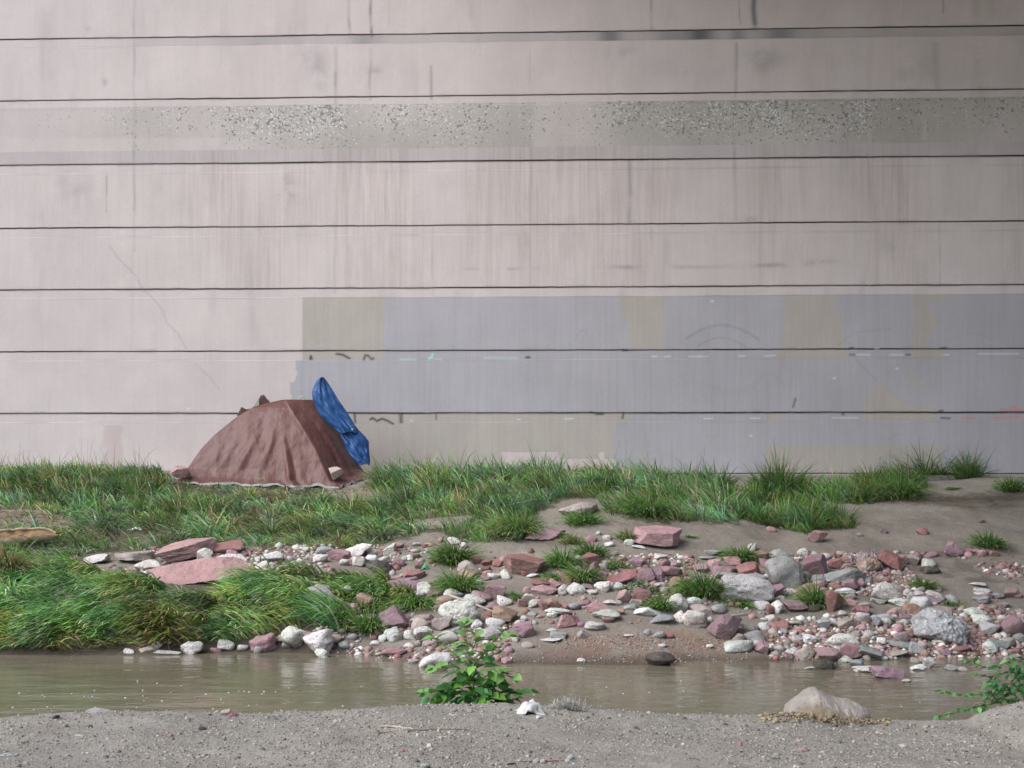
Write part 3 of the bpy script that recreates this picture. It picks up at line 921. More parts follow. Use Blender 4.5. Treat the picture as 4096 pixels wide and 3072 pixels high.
for r in rocks:
    if r.get('label'): continue
    if r['name']: r['label'] = r['name']; continue
    best = min((l for l in LMK), key=lambda l: math.hypot(l[0]-r['px'], (l[1]-r['py'])*1.5))
    dx, dy = r['px']-best[0], r['py']-best[1]
    if abs(dx) > abs(dy)*1.3: d = 'right of' if dx > 0 else 'left of'
    else: d = 'just below' if dy > 0 else 'just behind'
    sn = short(best[2])
    if shorts.count(sn) > 1: sn = best[2]
    r['key'] = '%s %s %s stone %s %s' % (size_word(r['w']), CN[r['c']], SN[r['s']], d, sn)
    r['dist'] = math.hypot(dx, dy); used.setdefault(r['key'], []).append(r)
for k, lst in used.items():
    lst.sort(key=lambda r: r['dist'])
    for i, r in enumerate(lst):
        r['label'] = k if len(lst) == 1 else k.replace('stone', 'stone, '+['nearest', 'second', 'third', 'fourth', 'fifth', 'sixth', 'seventh', 'eighth'][min(i, 7)]+' one', 1)
for i, r in enumerate(rocks):
    rs = np.random.RandomState(1000+i)
    if r['s'] == 'a' and i % 3 == 1: r['s'] = 'b'
    if 'Y' in r:
        Y = r['Y']; ctr = at(r['px'], r['py'], Y)
    elif r.get('near'):
        x, Y, z = hit(r['px'], r['py']+.25*r['h'], 6.2, 8.6); ctr = at(r['px'], r['py'], Y)
    else:
        x, Y, z = hit(r['px'], r['py']+.30*r['h']); Y -= .05 if r['name'] else 0; ctr = at(r['px'], r['py'], Y)
    wm = r['w']/F*Y/2*1.12; hm = r['h']/F*Y/2*1.22
    sub = 5 if r['w'] > 150 else 4 if r['w'] > 40 else 3
    Vr, Fc = rock_verts(rs, r['s'], sub, i)
    dm = min(max(wm*rs.uniform(.6, .95), hm*.9), wm*1.1)
    a = R(r['roll'] if r['roll'] is not None else rs.uniform(-9, 9))
    pt_ = R(58) if 'largest flat pink slab' in r['label'] else R(rs.uniform(4, 24)) if r['s'] in 'ab' else 0
    if pt_ > .9: dm, hm0 = hm*1.25, hm*.55
    else: hm0 = hm
    V0 = Vr*[wm, dm, hm0]
    V0 = np.stack([V0[:, 0], V0[:, 1]*math.cos(pt_)-V0[:, 2]*math.sin(pt_), V0[:, 1]*math.sin(pt_)+V0[:, 2]*math.cos(pt_)], 1)
    ca, sa = math.cos(a), math.sin(a)
    V0 = np.stack([V0[:, 0]*ca-V0[:, 2]*sa, V0[:, 1], V0[:, 0]*sa+V0[:, 2]*ca], 1)
    ex = np.abs(V0).max(0); V0 = V0*[wm/ex[0], 1, hm/ex[2]]
    col = np.array(r.get('col', CLR[r['c']]))*rs.uniform(.86, 1.12)*(1+rs.uniform(-.04, .04, 3))
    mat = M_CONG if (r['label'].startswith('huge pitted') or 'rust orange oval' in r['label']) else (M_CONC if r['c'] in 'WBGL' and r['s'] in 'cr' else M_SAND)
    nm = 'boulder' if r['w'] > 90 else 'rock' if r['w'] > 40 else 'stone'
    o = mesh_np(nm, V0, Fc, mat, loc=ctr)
    if r['s'] in 'abf': o.data.set_sharp_from_angle(angle=R(19 if sub < 5 else 13))
    o.color = (*np.clip(col, 0, 1), 1)
    tag(o, r['label'], 'rock' if nm != 'stone' else 'stone', 'rocks strewn along the stream banks')
print('rocks', len(rocks))

# ------------------------------------------------------------------ gravel (stuff)
ICV, ICF = ico(1)
def pebbles(name, pts, sizes, cols, label, flat=.7, seed=3):
    rs = np.random.RandomState(seed); n = len(pts)
    D = ICV[None]*(1+rs.uniform(-.28, .28, (n, len(ICV), 1)))
    an = rs.uniform(0, 6.28, n); sc = np.stack([rs.uniform(.7, 1.3, n), rs.uniform(.7, 1.2, n), rs.uniform(.5, .9, n)*flat/.7], 1)*sizes[:, None]
    D = D*sc[:, None, :]
    x = D[..., 0]*np.cos(an)[:, None]-D[..., 1]*np.sin(an)[:, None]; y = D[..., 0]*np.sin(an)[:, None]+D[..., 1]*np.cos(an)[:, None]
    V = np.stack([x, y, D[..., 2]], -1)+pts[:, None, :]
    Fc = ICF[None]+(np.arange(n)*len(ICV))[:, None, None]
    o = mesh_np(name, V.reshape(-1, 3), Fc.reshape(-1, 3), M_PEB, attrs={'tint': np.repeat(cols, len(ICV), 0)}, smooth=True)
    return tag(o, label, 'gravel', kind='stuff')
def scatter(n, x0, x1, y0, y1): return RS.uniform(x0, x1, n), RS.uniform(y0, y1, n)
pal = np.array([CLR[k] for k in 'WWWLTPPMRGTR'])
x, y = scatter(90000, -6.5, 6.8, 12.8, 17.6); z = ground(x, y); u, v = topx(x, y, z)
nn = fbm(x*1.6, y*1.6, seed=77)
den = .05*inpoly(u, v, [(1200, 2200), (1700, 2180), (2400, 2230), (4300, 2200), (4300, 2640), (1300, 2640)])*(nn > -.1)
den = np.maximum(den, .95*inpoly(u, v, [(2180, 2560), (2400, 2535), (2700, 2545), (3050, 2570), (3080, 2610), (2700, 2600), (2250, 2595)])*(nn > -.5))
den = np.maximum(den, .28*inpoly(u, v, [(2050, 2610), (3000, 2610), (3000, 2650), (2050, 2655)]))
den = np.maximum(den, .55*inpoly(u, v, [(3060, 2490), (3600, 2430), (4300, 2440), (4300, 2640), (3060, 2640)])*(nn > -.35))
den = np.maximum(den, .42*inpoly(u, v, [(2300, 2220), (3700, 2210), (3750, 2420), (2300, 2430)])*(nn > -.1))
den = np.maximum(den, .42*inpoly(u, v, [(1250, 2470), (2050, 2480), (2050, 2640), (1500, 2640), (1250, 2600)])*(nn > -.3))
den = np.maximum(den, .35*inpoly(u, v, [(300, 2200), (1600, 2180), (1600, 2290), (300, 2310)])*(nn > -.2))
den = np.maximum(den, .30*inpoly(u, v, [(3750, 2260), (4300, 2240), (4300, 2320), (3750, 2320)])*(nn > 0))
k = RS.rand(len(x)) < den; x, y, z, u, v = (a[k] for a in (x, y, z, u, v))
reds = inpoly(u, v, [(2050, 2500), (3080, 2500), (3080, 2680), (2050, 2680)])
sz = np.where(reds, RS.uniform(.005, .013, len(x)), np.clip(RS.lognormal(-4.05, .55, len(x)), .006, .055))
cc = pal[RS.randint(0, len(pal), len(x))]*RS.uniform(.6, 1.1, (len(x), 1))
cr = np.array([[.31, .19, .145], [.35, .24, .19], [.22, .15, .12], [.44, .38, .33], [.28, .23, .19]])[RS.randint(0, 5, len(x))]
cc = np.where(reds[:, None] | (RS.rand(len(x))[:, None] < .35), cr, cc)
pebbles('gravel', np.stack([x, y, z+sz*.15], 1), sz, cc, 'fine mixed red and white gravel scattered between the stones of the far bank')
# near bank: grit and crumbs of dried silt
x, y = scatter(85000, -4.2, 4.2, 6.4, 8.75); z = ground(x, y)
nn = fbm(x*2.2, y*2.2, seed=88); k = RS.rand(len(x)) < np.clip(.6+.7*nn, .25, 1); x, y, z = x[k], y[k], z[k]
sz = np.clip(RS.lognormal(-5.65, .50, len(x)), .0025, .022)
cc = np.array([.335, .305, .262])*RS.uniform(.45, 1.35, (len(x), 1)); sel = RS.rand(len(x)) < .10
cc[sel] = np.array([[.5, .47, .43], [.10, .09, .09], [.30, .17, .14], [.35, .30, .22]])[RS.randint(0, 4, sel.sum())]
pebbles('grit', np.stack([x, y, z+sz*.1], 1), sz, cc, 'grey brown grit and crumbs of dried silt covering the near sand bank', seed=5)
# half buried tan boulder on the rim, with crumbs of soil on its flank
bt_ = [(120, 1130), (240, 1062), (318, 1010), (350, 978), (400, 970), (445, 988), (520, 1028), (600, 1058), (700, 1072), (780, 1096), (850, 1142), (890, 1190)]
nb, nk = 90, 40; YB0 = 8.62; V = []; C_ = []
for i in range(nb):
    a = 128+762*i/(nb-1); top = float(np.interp(a, [q[0] for q in bt_], [q[1] for q in bt_]))
    pt = at(3072+a/Z216, 2304+top/Z216, YB0); gz_ = float(ground(pt[0], YB0-.25))-.10
    hgt = (pt[2]-gz_)*min(1., i/5., (nb-1-i)/5.); hw = .30*math.sin(math.pi*min(max((i+1.)/(nb+1), .03), .97))**.55+.04
    for j in range(nk):
        th = math.pi*j/(nk-1); c0, s0 = math.cos(th), math.sin(th)
        rr = 1+.05*float(fbm(a*.012, th*1.6, seed=301))+.03*float(fbm(a*.05, th*5, seed=302))
        V.append((pt[0], YB0-c0*hw*rr*abs(c0)**.15, gz_+hgt*(abs(s0)**.75)*rr/1.0))
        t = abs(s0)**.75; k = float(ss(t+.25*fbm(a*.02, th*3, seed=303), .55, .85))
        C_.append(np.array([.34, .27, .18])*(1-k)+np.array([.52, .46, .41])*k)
V = np.array(V); o0 = V.mean(0)
t_b = NT('soil_caked_rock'); cb = t_b.attr('tint'); cb = t_b.mix(cb, t_b.ramp(t_b.noise(t_b.coord(), 14, 6, .7), [(.3, .7), (.7, 1.25)]), 1., 'MULTIPLY')
M_BOUL = t_b.done(cb, .92, t_b.bump(t_b.noise(t_b.coord(), 40, 6, .75), 1., .03))
tag(mesh_np('boulder', V-o0, grid_faces(nb, nk), M_BOUL, loc=o0, attrs={'tint': np.array(C_)}), 'large low peaked tan boulder half buried in the near sand bank beside the stream', 'rock', 'rocks strewn along the stream banks')
n = 1500; a = RS.uniform(-60, 1060, n); Yp = 8.36+RS.normal(0, .07, n)+.06*((a-500)/560)**2; X_ = (3072+a/Z216-CX)/F*Yp
k = RS.rand(n) < np.clip(.5+1.2*fbm(X_*6, Yp*6, seed=304), .03, 1); X_, Yp = X_[k], Yp[k]
hump = .05*np.exp(-((X_-(3072+500/Z216-CX)/F*8.4)/.22)**2)
pebbles('soil_crumbs', np.stack([X_, Yp, ground(X_, Yp)+.004+hump*RS.uniform(0, 1, len(X_))], 1), np.clip(RS.lognormal(-4.9, .45, len(X_)), .004, .022), np.array([.33, .265, .175])*RS.uniform(.55, 1.25, (len(X_), 1)), 'mustard brown crumbs of soil around the half buried tan boulder', seed=8)
# foam
pts = []; ssz = []
for i in range(75):
    a = RS.uniform(40, 3950); b = RS.uniform(2720, 2835) if i > 14 else RS.uniform(2660, 2790)
    if i < 34: a = RS.uniform(60, 1150); b = RS.uniform(2760, 2850)
    Y = F*H/(b-HY); pts.append(((a-CX)/F*Y, Y, .002)); ssz.append(RS.uniform(.004, .011))
pebbles('foam', np.array(pts), np.array(ssz), np.ones((75, 3))*.75, 'small white flecks of foam floating on the muddy stream', flat=.35, seed=9)

# ------------------------------------------------------------------ grass
def blades(p, L, az, lean, droop, w, col, rs, seg=4, jit=.0):
    """returns verts, faces, colours. p Nx3; az direction of lean; lean 0..1 initial; droop 0..1"""
    n = len(p); d = np.stack([np.cos(az), np.sin(az), 0*az], 1)
    up = np.array([0, 0, 1.])
    s1 = d*lean[:, None]+up*(1-lean[:, None]*.55); s1 /= np.linalg.norm(s1, axis=1)[:, None]
    s2 = d*(lean+droop)[:, None]+up*(1-lean-droop*1.6)[:, None]; s2 /= np.linalg.norm(s2, axis=1)[:, None]
    t = np.linspace(0, 1, seg+1)[None, :, None]
    P0 = p[:, None]; P1 = P0+(s1*L[:, None]*.55)[:, None]; P2 = P1+(s2*L[:, None]*.5)[:, None]
    C = P0*(1-t)**2+2*P1*t*(1-t)+P2*t*t
    wa = rs.uniform(0, 3.14, n); wv = np.stack([np.cos(wa*.6-.5), np.sin(wa*.6-.5)*.6, rs.uniform(-.25, .25, n)], 1)
    prof_ = np.array([.75, 1., .9, .6, .08]) if seg == 4 else np.linspace(1, .1, seg+1)
    off = wv[:, None]*(w[:, None, None]*prof_[None, :, None]*.5)
    V = np.stack([C-off, C+off], 2).reshape(n, -1, 3)
    q = np.array([[2*i, 2*i+1, 2*i+3, 2*i+2] for i in range(seg)])
    Fc = q[None]+(np.arange(n)*(2*(seg+1)))[:, None, None]
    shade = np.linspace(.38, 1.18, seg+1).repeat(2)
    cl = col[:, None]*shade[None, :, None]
    return V.reshape(-1, 3), Fc.reshape(-1, 4), cl.reshape(-1, 3)
GP = np.array([[.115, .235, .055], [.155, .30, .06], [.09, .195, .07], [.20, .33, .13], [.31, .42, .25], [.30, .33, .13]])
STR = np.array([[.42, .35, .22], [.36, .30, .20], [.30, .24, .13], [.48, .42, .30]])
def bcol(n, rs, straw, tone=None):
    c = GP[rs.choice(6, n, p=[.26, .24, .2, .14, .1, .06])]*rs.uniform(.75, 1.25, (n, 1))
    k = rs.rand(n) < straw; c[k] = STR[rs.randint(0, 4, k.sum())]*rs.uniform(.7, 1.1, (k.sum(), 1))
    return c
def clumps(x, y, cell, seed):
    jx = x+.08*vnoise(x*6, y*6, seed=seed); jy = y+.08*vnoise(x*6, y*6, seed=seed+1)
    i, j = np.floor(jx/cell).astype(np.int64), np.floor(jy/cell).astype(np.int64); z_ = i*0
    h = [hash3(i, j, z_+k, seed) for k in range(5)]
    cx, cy = (i+.2+.6*h[0])*cell, (j+.2+.6*h[1])*cell
    return (jx-cx)/(cell*.5), (jy-cy)/(cell*.5), h[2], h[3], h[4]
def clump_apply(x, y, L, dirn, lean, colr, cell, seed, gw, sp):
    dx, dy, a, b, c_ = clumps(x, y, cell, seed)
    vx = np.cos(dirn)*gw+dx*sp; vy = np.sin(dirn)*gw+dy*sp*.8
    d2 = np.arctan2(vy, vx); r = np.hypot(dx, dy)
    lean = np.clip(lean*(.55+.45*np.hypot(vx, vy)/(gw+.3)), 0, 1)
    L = L*(.55+.85*a)*(1.1-.25*np.clip(r, 0, 1.4))
    colr = colr*(.62+.72*b)[:, None]*(1+(c_-.5)[:, None]*np.array([.5, .05, -.35]))
    return L, d2, lean, colr
rs = np.random.RandomState(5)
def area(n, x0, x1, y0, y1, poly, thr, excl=()):
    x, y = rs.uniform(x0, x1, n), rs.uniform(y0, y1, n); z = ground(x, y); u, v = topx(x, y, z)
    jx = 30*fbm(x*5, y*5, seed=101)
    k = inpoly(u+jx, v+jx*.5, poly)
    nn = fbm(x*1.4, y*1.4, seed=102)
    k &= rs.rand(n) < np.clip(thr+1.3*nn, .06, 1)
    for b in excl: k &= ~(inpoly(u, v, b) & (rs.rand(n) < .9))
    return x[k], y[k], z[k], u[k], v[k]
BIG = [(r['px'], r['py'], r['w'], r['h']) for r in rocks if r['w'] > 70]
def clear(x, y, z, u, v, mx=1.0):
    k = np.ones(len(x), bool)
    for a, b, w, h in BIG: k &= ~((np.abs(u-a) < w*.5*mx) & (v > b-.25*h) & (v < b+h*(.62 if w < 300 else 1.05)))
    return tuple(q[k] for q in (x, y, z, u, v))
VV, FF, CC = [], [], []; off = 0
def add(t):
    global off
    VV.append(t[0]); FF.append(t[1]+off); CC.append(t[2]); off += len(t[0])
# upper bank
x, y, z, u, v = clear(*area(105000, -9, 3.6, 15.0, 19.9, GUP, 1.0, BARE))
n = len(x); short_ = inpoly(u, v, [(650, 1880), (1500, 1930), (1500, 2010), (650, 2000)])
tall = ss(u, 1500, 1700)
cl = fbm(x*2.2, y*2.2, seed=110)
L = np.where(short_, rs.uniform(.05, .14, n), rs.uniform(.12, .30, n)*(1+.2*tall))*(1+.6*cl)
L *= np.where((y > 19.0) & (u < 1500), .75, 1)
dirn = math.pi*1.08+1.1*fbm(x*1.2, y*1.2, seed=111)+rs.normal(0, .65, n)
lean = np.clip(.40+.35*(1-tall)*ss(v, 2020, 2120)+.15*fbm(x*2, y*2, seed=112)+rs.normal(0, .15, n), 0, .95)
st = np.clip(.10+.35*ss(fbm(x*1.8, y*1.8, seed=113), .1, .6)+.2*short_, 0, 1)
colr = bcol(n, rs, .12); kk = rs.rand(n) < st; colr[kk] = STR[rs.randint(0, 4, kk.sum())]*rs.uniform(.6, 1, (kk.sum(), 1))
colr *= (1+.35*fbm(x*1.1, y*1.1, seed=114)+.45*fbm(x*4, y*4, seed=115))[:, None]
colr *= 1.45*(1-tall[:, None]*np.array([.06, .0, -.02]))
L, dirn, lean, colr = clump_apply(x, y, L, dirn, lean, colr, .24, 900, .55, .8)
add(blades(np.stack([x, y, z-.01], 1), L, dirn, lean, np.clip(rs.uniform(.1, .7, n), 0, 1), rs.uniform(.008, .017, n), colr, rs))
# lower bank: long grass combed flat to the left by floods
x, y, z, u, v = clear(*area(110000, -8.5, -.6, 13.2, 16.9, GLO, .95, [BARE[3]]), mx=.7)
n = len(x)
L = rs.uniform(.2, .46, n)*(1-.12*ss(u, 1200, 1600))*(1+.45*fbm(x*2.3, y*2.6, seed=126))
dirn = math.pi*1.13+.9*fbm(x*.9, y*1.3, seed=121)+rs.normal(0, .38, n)
lean = np.clip(.62+.25*fbm(x*1.3, y*1.6, seed=122)+rs.normal(0, .13, n), .1, 1.0)
colr = bcol(n, rs, .10)
strawz = ss(fbm(x*1.2+4, y*2.2, seed=123), .12, .5)*.28+.35*ss(v, 2540, 2600)*(u < 900)
kk = rs.rand(n) < strawz; colr[kk] = STR[rs.randint(0, 4, kk.sum())]*rs.uniform(.55, 1, (kk.sum(), 1))
colr *= (1.05+.6*fbm(x*1.3, y*1.8, seed=124)+.45*fbm(x*4, y*5, seed=127))[:, None]
dr = np.clip(rs.uniform(.35, .9, n), 0, 1)
colr *= 1.42
L, dirn, lean, colr = clump_apply(x, y, L, dirn, lean, colr, .34, 920, 1.0, .6)
z = z+.03*(1+fbm(x*2.5, y*3.5, seed=125))
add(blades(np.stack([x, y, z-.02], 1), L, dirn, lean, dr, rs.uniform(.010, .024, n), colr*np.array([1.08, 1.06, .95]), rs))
# right hand bank
x, y, z, u, v = clear(*area(60000, 2.6, 6.8, 15.8, 19.8, GR, .95))
n = len(x); L = rs.uniform(.14, .34, n)*(1+.5*fbm(x*3, y*3, seed=131))
colr = 1.35*bcol(n, rs, .13)*np.array([1.0, 1.0, .95])
L, dr_, ln_, colr = clump_apply(x, y, L, math.pi*1.1+rs.normal(0, 1.0, n), np.clip(rs.normal(.38, .2, n), 0, .9), colr, .25, 940, .35, .8)
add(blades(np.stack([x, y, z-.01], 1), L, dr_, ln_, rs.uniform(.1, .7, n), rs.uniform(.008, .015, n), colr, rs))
g = mesh_np('grass', np.concatenate(VV), np.concatenate(FF), M_GRASS, attrs={'tint': np.concatenate(CC)}, smooth=True)
tag(g, 'long green and straw coloured grass covering the far bank', 'grass', kind='stuff')
# seed stalks
n = 420; x = rs.uniform(-7.4, 6.6, n); y = rs.uniform(18.9, 19.75, n); z = ground(x, y); u, v = topx(x, y, z)
k = (~((u > 640) & (u < 1500))) & ((u < 2950) | (rs.rand(n) < .5)) & (rs.rand(n) < np.clip(.35+.9*fbm(x*1.5, y, seed=140), .05, 1)); x, y, z = x[k], y[k], z[k]; n = len(x)
t1 = blades(np.stack([x, y, z], 1), rs.uniform(.30, .62, n), rs.uniform(0, 6.28, n), np.clip(rs.normal(.2, .12, n), 0, .6), rs.uniform(.0, .5, n), np.full(n, .0045), STR[rs.randint(0, 4, n)]*.75, rs)
o = mesh_np('seed_stalks', t1[0], t1[1], M_GRASS, attrs={'tint': t1[2]}); tag(o, 'thin dry seed stalks rising from the grass in front of the wall', 'grass', kind='stuff')
# flattened straw on bare ground
VV, FF, CC = [], [], []; off = 0
for poly, n0, sc in (([(-300, 2035), (260, 2050), (420, 2100), (300, 2135), (-300, 2140)], 12000, 1.), ([(650, 1940), (1560, 1950), (1560, 2030), (650, 2010)], 9000, .6), ([(3480, 1985), (4300, 1960), (4300, 2030), (3900, 2030), (3480, 2010)], 9000, .8), ([(3780, 2020), (3900, 2010), (3950, 2045), (3840, 2045)], 3000, .8),
                     ([(200, 2170), (1300, 2170), (1300, 2230), (200, 2260)], 3500, .8), ([(-300, 2560), (700, 2560), (700, 2600), (-300, 2606)], 7000, 1.1), ([(1500, 2060), (2000, 2060), (2000, 2110), (1500, 2120)], 2500, .7), ([(2450, 2080), (2950, 2085), (2950, 2110), (2500, 2105)], 3000, .9)):
    x, y = rs.uniform(-8.5, 8.5, n0*12), rs.uniform(13.2, 19.6, n0*12); z = ground(x, y); u, v = topx(x, y, z)
    k = inpoly(u, v, poly); k &= np.cumsum(k) <= n0*.22; x, y, z = x[k], y[k], z[k]; n = len(x)
    add(blades(np.stack([x, y, z+rs.uniform(.003, .02, n)], 1), rs.uniform(.08, .3, n)*sc, rs.choice([0, math.pi], n)+rs.normal(.1, .5, n), np.full(n, 1.0), rs.uniform(.0, .15, n), rs.uniform(.004, .009, n), STR[rs.randint(0, 4, n)]*rs.uniform(.6, 1.05, (n, 1)), rs))
# lean 1.0 still rises a little; flatten against the ground
Vs = np.concatenate(VV); gz = ground(Vs[:, 0], Vs[:, 1]); Vs[:, 2] = gz+np.clip((Vs[:, 2]-gz)*.22, .004, .05)
o = mesh_np('dry_straw', Vs, np.concatenate(FF), M_GRASS, attrs={'tint': np.concatenate(CC)}); tag(o, 'flattened dry straw lying on the bare patches of the far bank', 'straw', kind='stuff')

TUFTS = [  # px, py base, width, height (px), straw, label
 (2326, 2100, 150, 70, .05, 'green grass tuft on silt above the flat reddish slab'),
 (2290, 2178, 95, 50, .45, 'yellowish grass tuft on silt below the flat reddish slab'),
 (2366, 2232, 115, 75, .05, 'dark green tuft arching over the red rocks in mid bank'),
 (2250, 2275, 130, 95, .05, 'bright green tuft beside the big salmon red block'),
 (2330, 2330, 130, 85, .2, 'green tuft spilling between pink and white stones in mid bank'),
 (2215, 2315, 120, 45, .1, 'low light green tuft under the big salmon red block'),
 (2512, 2168, 70, 65, .5, 'pale straw coloured tuft at the left of the large pink block'),
 (2468, 2278, 95, 50, .2, 'small green tuft among red stones left of the mauve row'),
 (2645, 2445, 85, 85, .1, 'green tuft squeezed between two large white stones'),
 (2812, 2400, 175, 130, .1, 'dense dark green tuft left of the biggest cream boulder'),
 (2950, 2420, 150, 45, .05, 'low bright green tuft under the biggest cream boulder'),
 (2965, 2248, 120, 85, .15, 'dark tuft with tall stalks above the red stones'),
 (3952, 2192, 150, 68, .1, 'lone round grass tuft on the silt at far right'),
 (3262, 2430, 90, 115, .1, 'upright bright grass tuft left of the triangular dark pink block'),
 (3695, 2358, 105, 60, .3, 'yellow green tuft above the white stones at right'),
 (3800, 2418, 150, 24, .05, 'thin flat strand of green grass over white stones at right'),
 (1815, 2262, 140, 115, .1, 'dark green tuft drooping over silt right of the upper white stones'),
 (1828, 2372, 140, 110, .1, 'green tuft hanging over pink stones behind the bleached stick'),
 (1650, 2428, 225, 85, .1, 'broad green tuft just above the large tilted mauve block'),
 (1468, 2530, 150, 100, .15, 'green tuft hanging to the water stones at the end of the grass bank'),
 (1350, 2500, 150, 70, .3, 'pale green tuft left of the orange brown rocks'),
 (2080, 2405, 55, 45, .1, 'small grey green sprig among white stones near mid bank'),
 (2060, 2392, 40, 35, .1, 'tiny green sprig right of the mauve rounded stones'),
 (2760, 2150, 60, 20, .1, 'few green blades right of the large pink block'),
 (3455, 1925, 210, 150, .12, 'tall dark grass clump against the wall, left one of the tall pair'),
 (3700, 1930, 330, 120, .12, 'largest tall grass clump growing against the wall at right'),
 (3870, 1925, 130, 105, .12, 'upright grass clump against the wall right beside the largest clump'),
 (4042, 1970, 110, 75, .1, 'small grass clump on bare ground at the right edge'),
 (3600, 1990, 200, 90, .15, 'grass clump on the ground in front of the tall wall clumps'),
 (3110, 1985, 220, 110, .1, 'grass clump standing in front of the pale footing'),
 (2580, 2065, 240, 100, .15, 'drooping tuft at the lower edge of the middle grass bank'),
 (2060, 2150, 220, 110, .3, 'tuft drooping at the lower edge of the grass bank before the reddish slab'),
 (3810, 1960, 80, 25, .2, 'tiny low tuft on bare ground under the tall wall clumps'),
 (20, 2330, 170, 190, .75, 'brown dead grass clump hanging at the left edge')]
for i, (px, py, w, h, stw, lb) in enumerate(TUFTS):
    rs = np.random.RandomState(300+i)
    x0, y0, z0 = hit(px, py-.1*h); sc = y0/F
    tallc = h > 100 and py < 2000
    n = int(90+w*h*.035*(.62 if tallc else 1)); rx = w*sc*.33
    x = rs.normal(0, .5, n)*rx; y = rs.normal(0, .5, n)*rx*.7
    if tallc: y = np.clip(y, -.3, .25)
    z = ground(x0+x, y0+y)-z0
    L = h*sc*(rs.uniform(.30, 1.2, n)*(1+.5*vnoise(x*9, y*9, seed=i)) if tallc else rs.uniform(.55, 1.15, n))*(1.15 if h > w*.7 else 1.25)
    az = np.arctan2(y*.6-.35*rx, x-.15*rx)+rs.normal(0, .5, n)
    lean = np.clip(.25+.45*np.hypot(x, y)/rx*(.6 if tallc else 1)+rs.normal(0, .2 if tallc else .12, n), 0, .95)
    if w > 2.5*h: lean = np.clip(lean+.3, 0, 1)
    cl = bcol(n, rs, stw)*np.array([1.32, 1.38, 1.2])*(.85 if i in (2, 9, 16) or tallc else 1.05)
    t = blades(np.stack([x, y, z-.01], 1), L, az, lean, rs.uniform(.15, .8, n)*(.6 if tallc else 1), rs.uniform(.007, .014, n), cl, rs)
    if tallc:
        m = 26; xs = rs.normal(0, .5, m)*rx; ys = rs.uniform(-.2, .2, m)
        t2 = blades(np.stack([xs, ys, 0*xs], 1), h*sc*rs.uniform(1.1, 1.7, m), np.where(rs.rand(m) < .75, math.pi, 0)+rs.normal(0, .5, m), rs.uniform(.1, .45, m), rs.uniform(.1, .5, m), np.full(m, .006), STR[rs.randint(0, 4, m)]*.5, rs)
        t = (np.concatenate([t[0], t2[0]]), np.concatenate([t[1], t2[1]+len(t[0])]), np.concatenate([t[2], t2[2]]))
    o = mesh_np('grass_tuft', t[0], t[1], M_GRASS, attrs={'tint': t[2]}, loc=(x0, y0, z0))
    tag(o, lb, 'grass tuft', 'separate tufts of grass on the far bank')

# ------------------------------------------------------------------ leafy plants
def leaf_geo(base, d, L, W, roll, rs, col, out, serr=0.):
    d = Vector(d).normalized(); side = d.cross(Vector((0, 0, 1)))
    if side.length < .1: side = Vector((1, 0, 0))
    side.normalize(); nrm = side.cross(d).normalized()
    side, nrm = side*math.cos(roll)+nrm*math.sin(roll), nrm*math.cos(roll)-side*math.sin(roll)
    V, Fc, C = out; b = len(V); m = 6
    wp = [.0, .62, .98, .88, .5, .0]
    for i in range(m):
        t = i/(m-1); c = Vector(base)+d*(L*t)-Vector((0, 0, 1))*(L*.28*t*t)
        cup = W*.16*wp[i]
        for s in (-1, 0, 1):
            V.append(tuple(c+side*(s*W*.5*wp[i])+nrm*(cup if s else 0)))
            C.append(tuple(np.array(col)*(1.12 if s == 0 else rs.uniform(.92, 1.04))))
    for i in range(m-1):
        for s in (0, 1):
            a = b+i*3+s; Fc.append((a, a+1, a+4, a+3))
def tube(V, Fc, pts, rad, k=6):
    pts = [Vector(p) for p in pts]; b = len(V)
    for i, p in enumerate(pts):
        d = (pts[min(i+1, len(pts)-1)]-pts[max(i-1, 0)]).normalized(); s = d.cross(Vector((.3, 1, .2))).normalized(); u = s.cross(d)
        r = rad[i] if hasattr(rad, '__len__') else rad
        for j in range(k):
            a = 2*math.pi*j/k; V.append(tuple(p+s*(r*math.cos(a))+u*(r*math.sin(a))))
    for i in range(len(pts)-1):
        for j in range(k): Fc.append((b+i*k+j, b+i*k+(j+1) % k, b+(i+1)*k+(j+1) % k, b+(i+1)*k+j))
    return V, Fc
def smooth_path(pts, n=14):
    pts = np.array(pts, float); t = np.linspace(0, len(pts)-1, n); o = []
    for q in t:
        i = min(int(q), len(pts)-2); f = q-i; p0 = pts[max(i-1, 0)]; p1 = pts[i]; p2 = pts[i+1]; p3 = pts[min(i+2, len(pts)-1)]
        o.append(.5*((2*p1)+(-p0+p2)*f+(2*p0-5*p1+4*p2-p3)*f*f+(-p0+3*p1-3*p2+p3)*f**3))
    return np.array(o)
M_STEM = m_plain('green_stem', (.16, .14, .06), (.10, .14, .04), 30, .7)
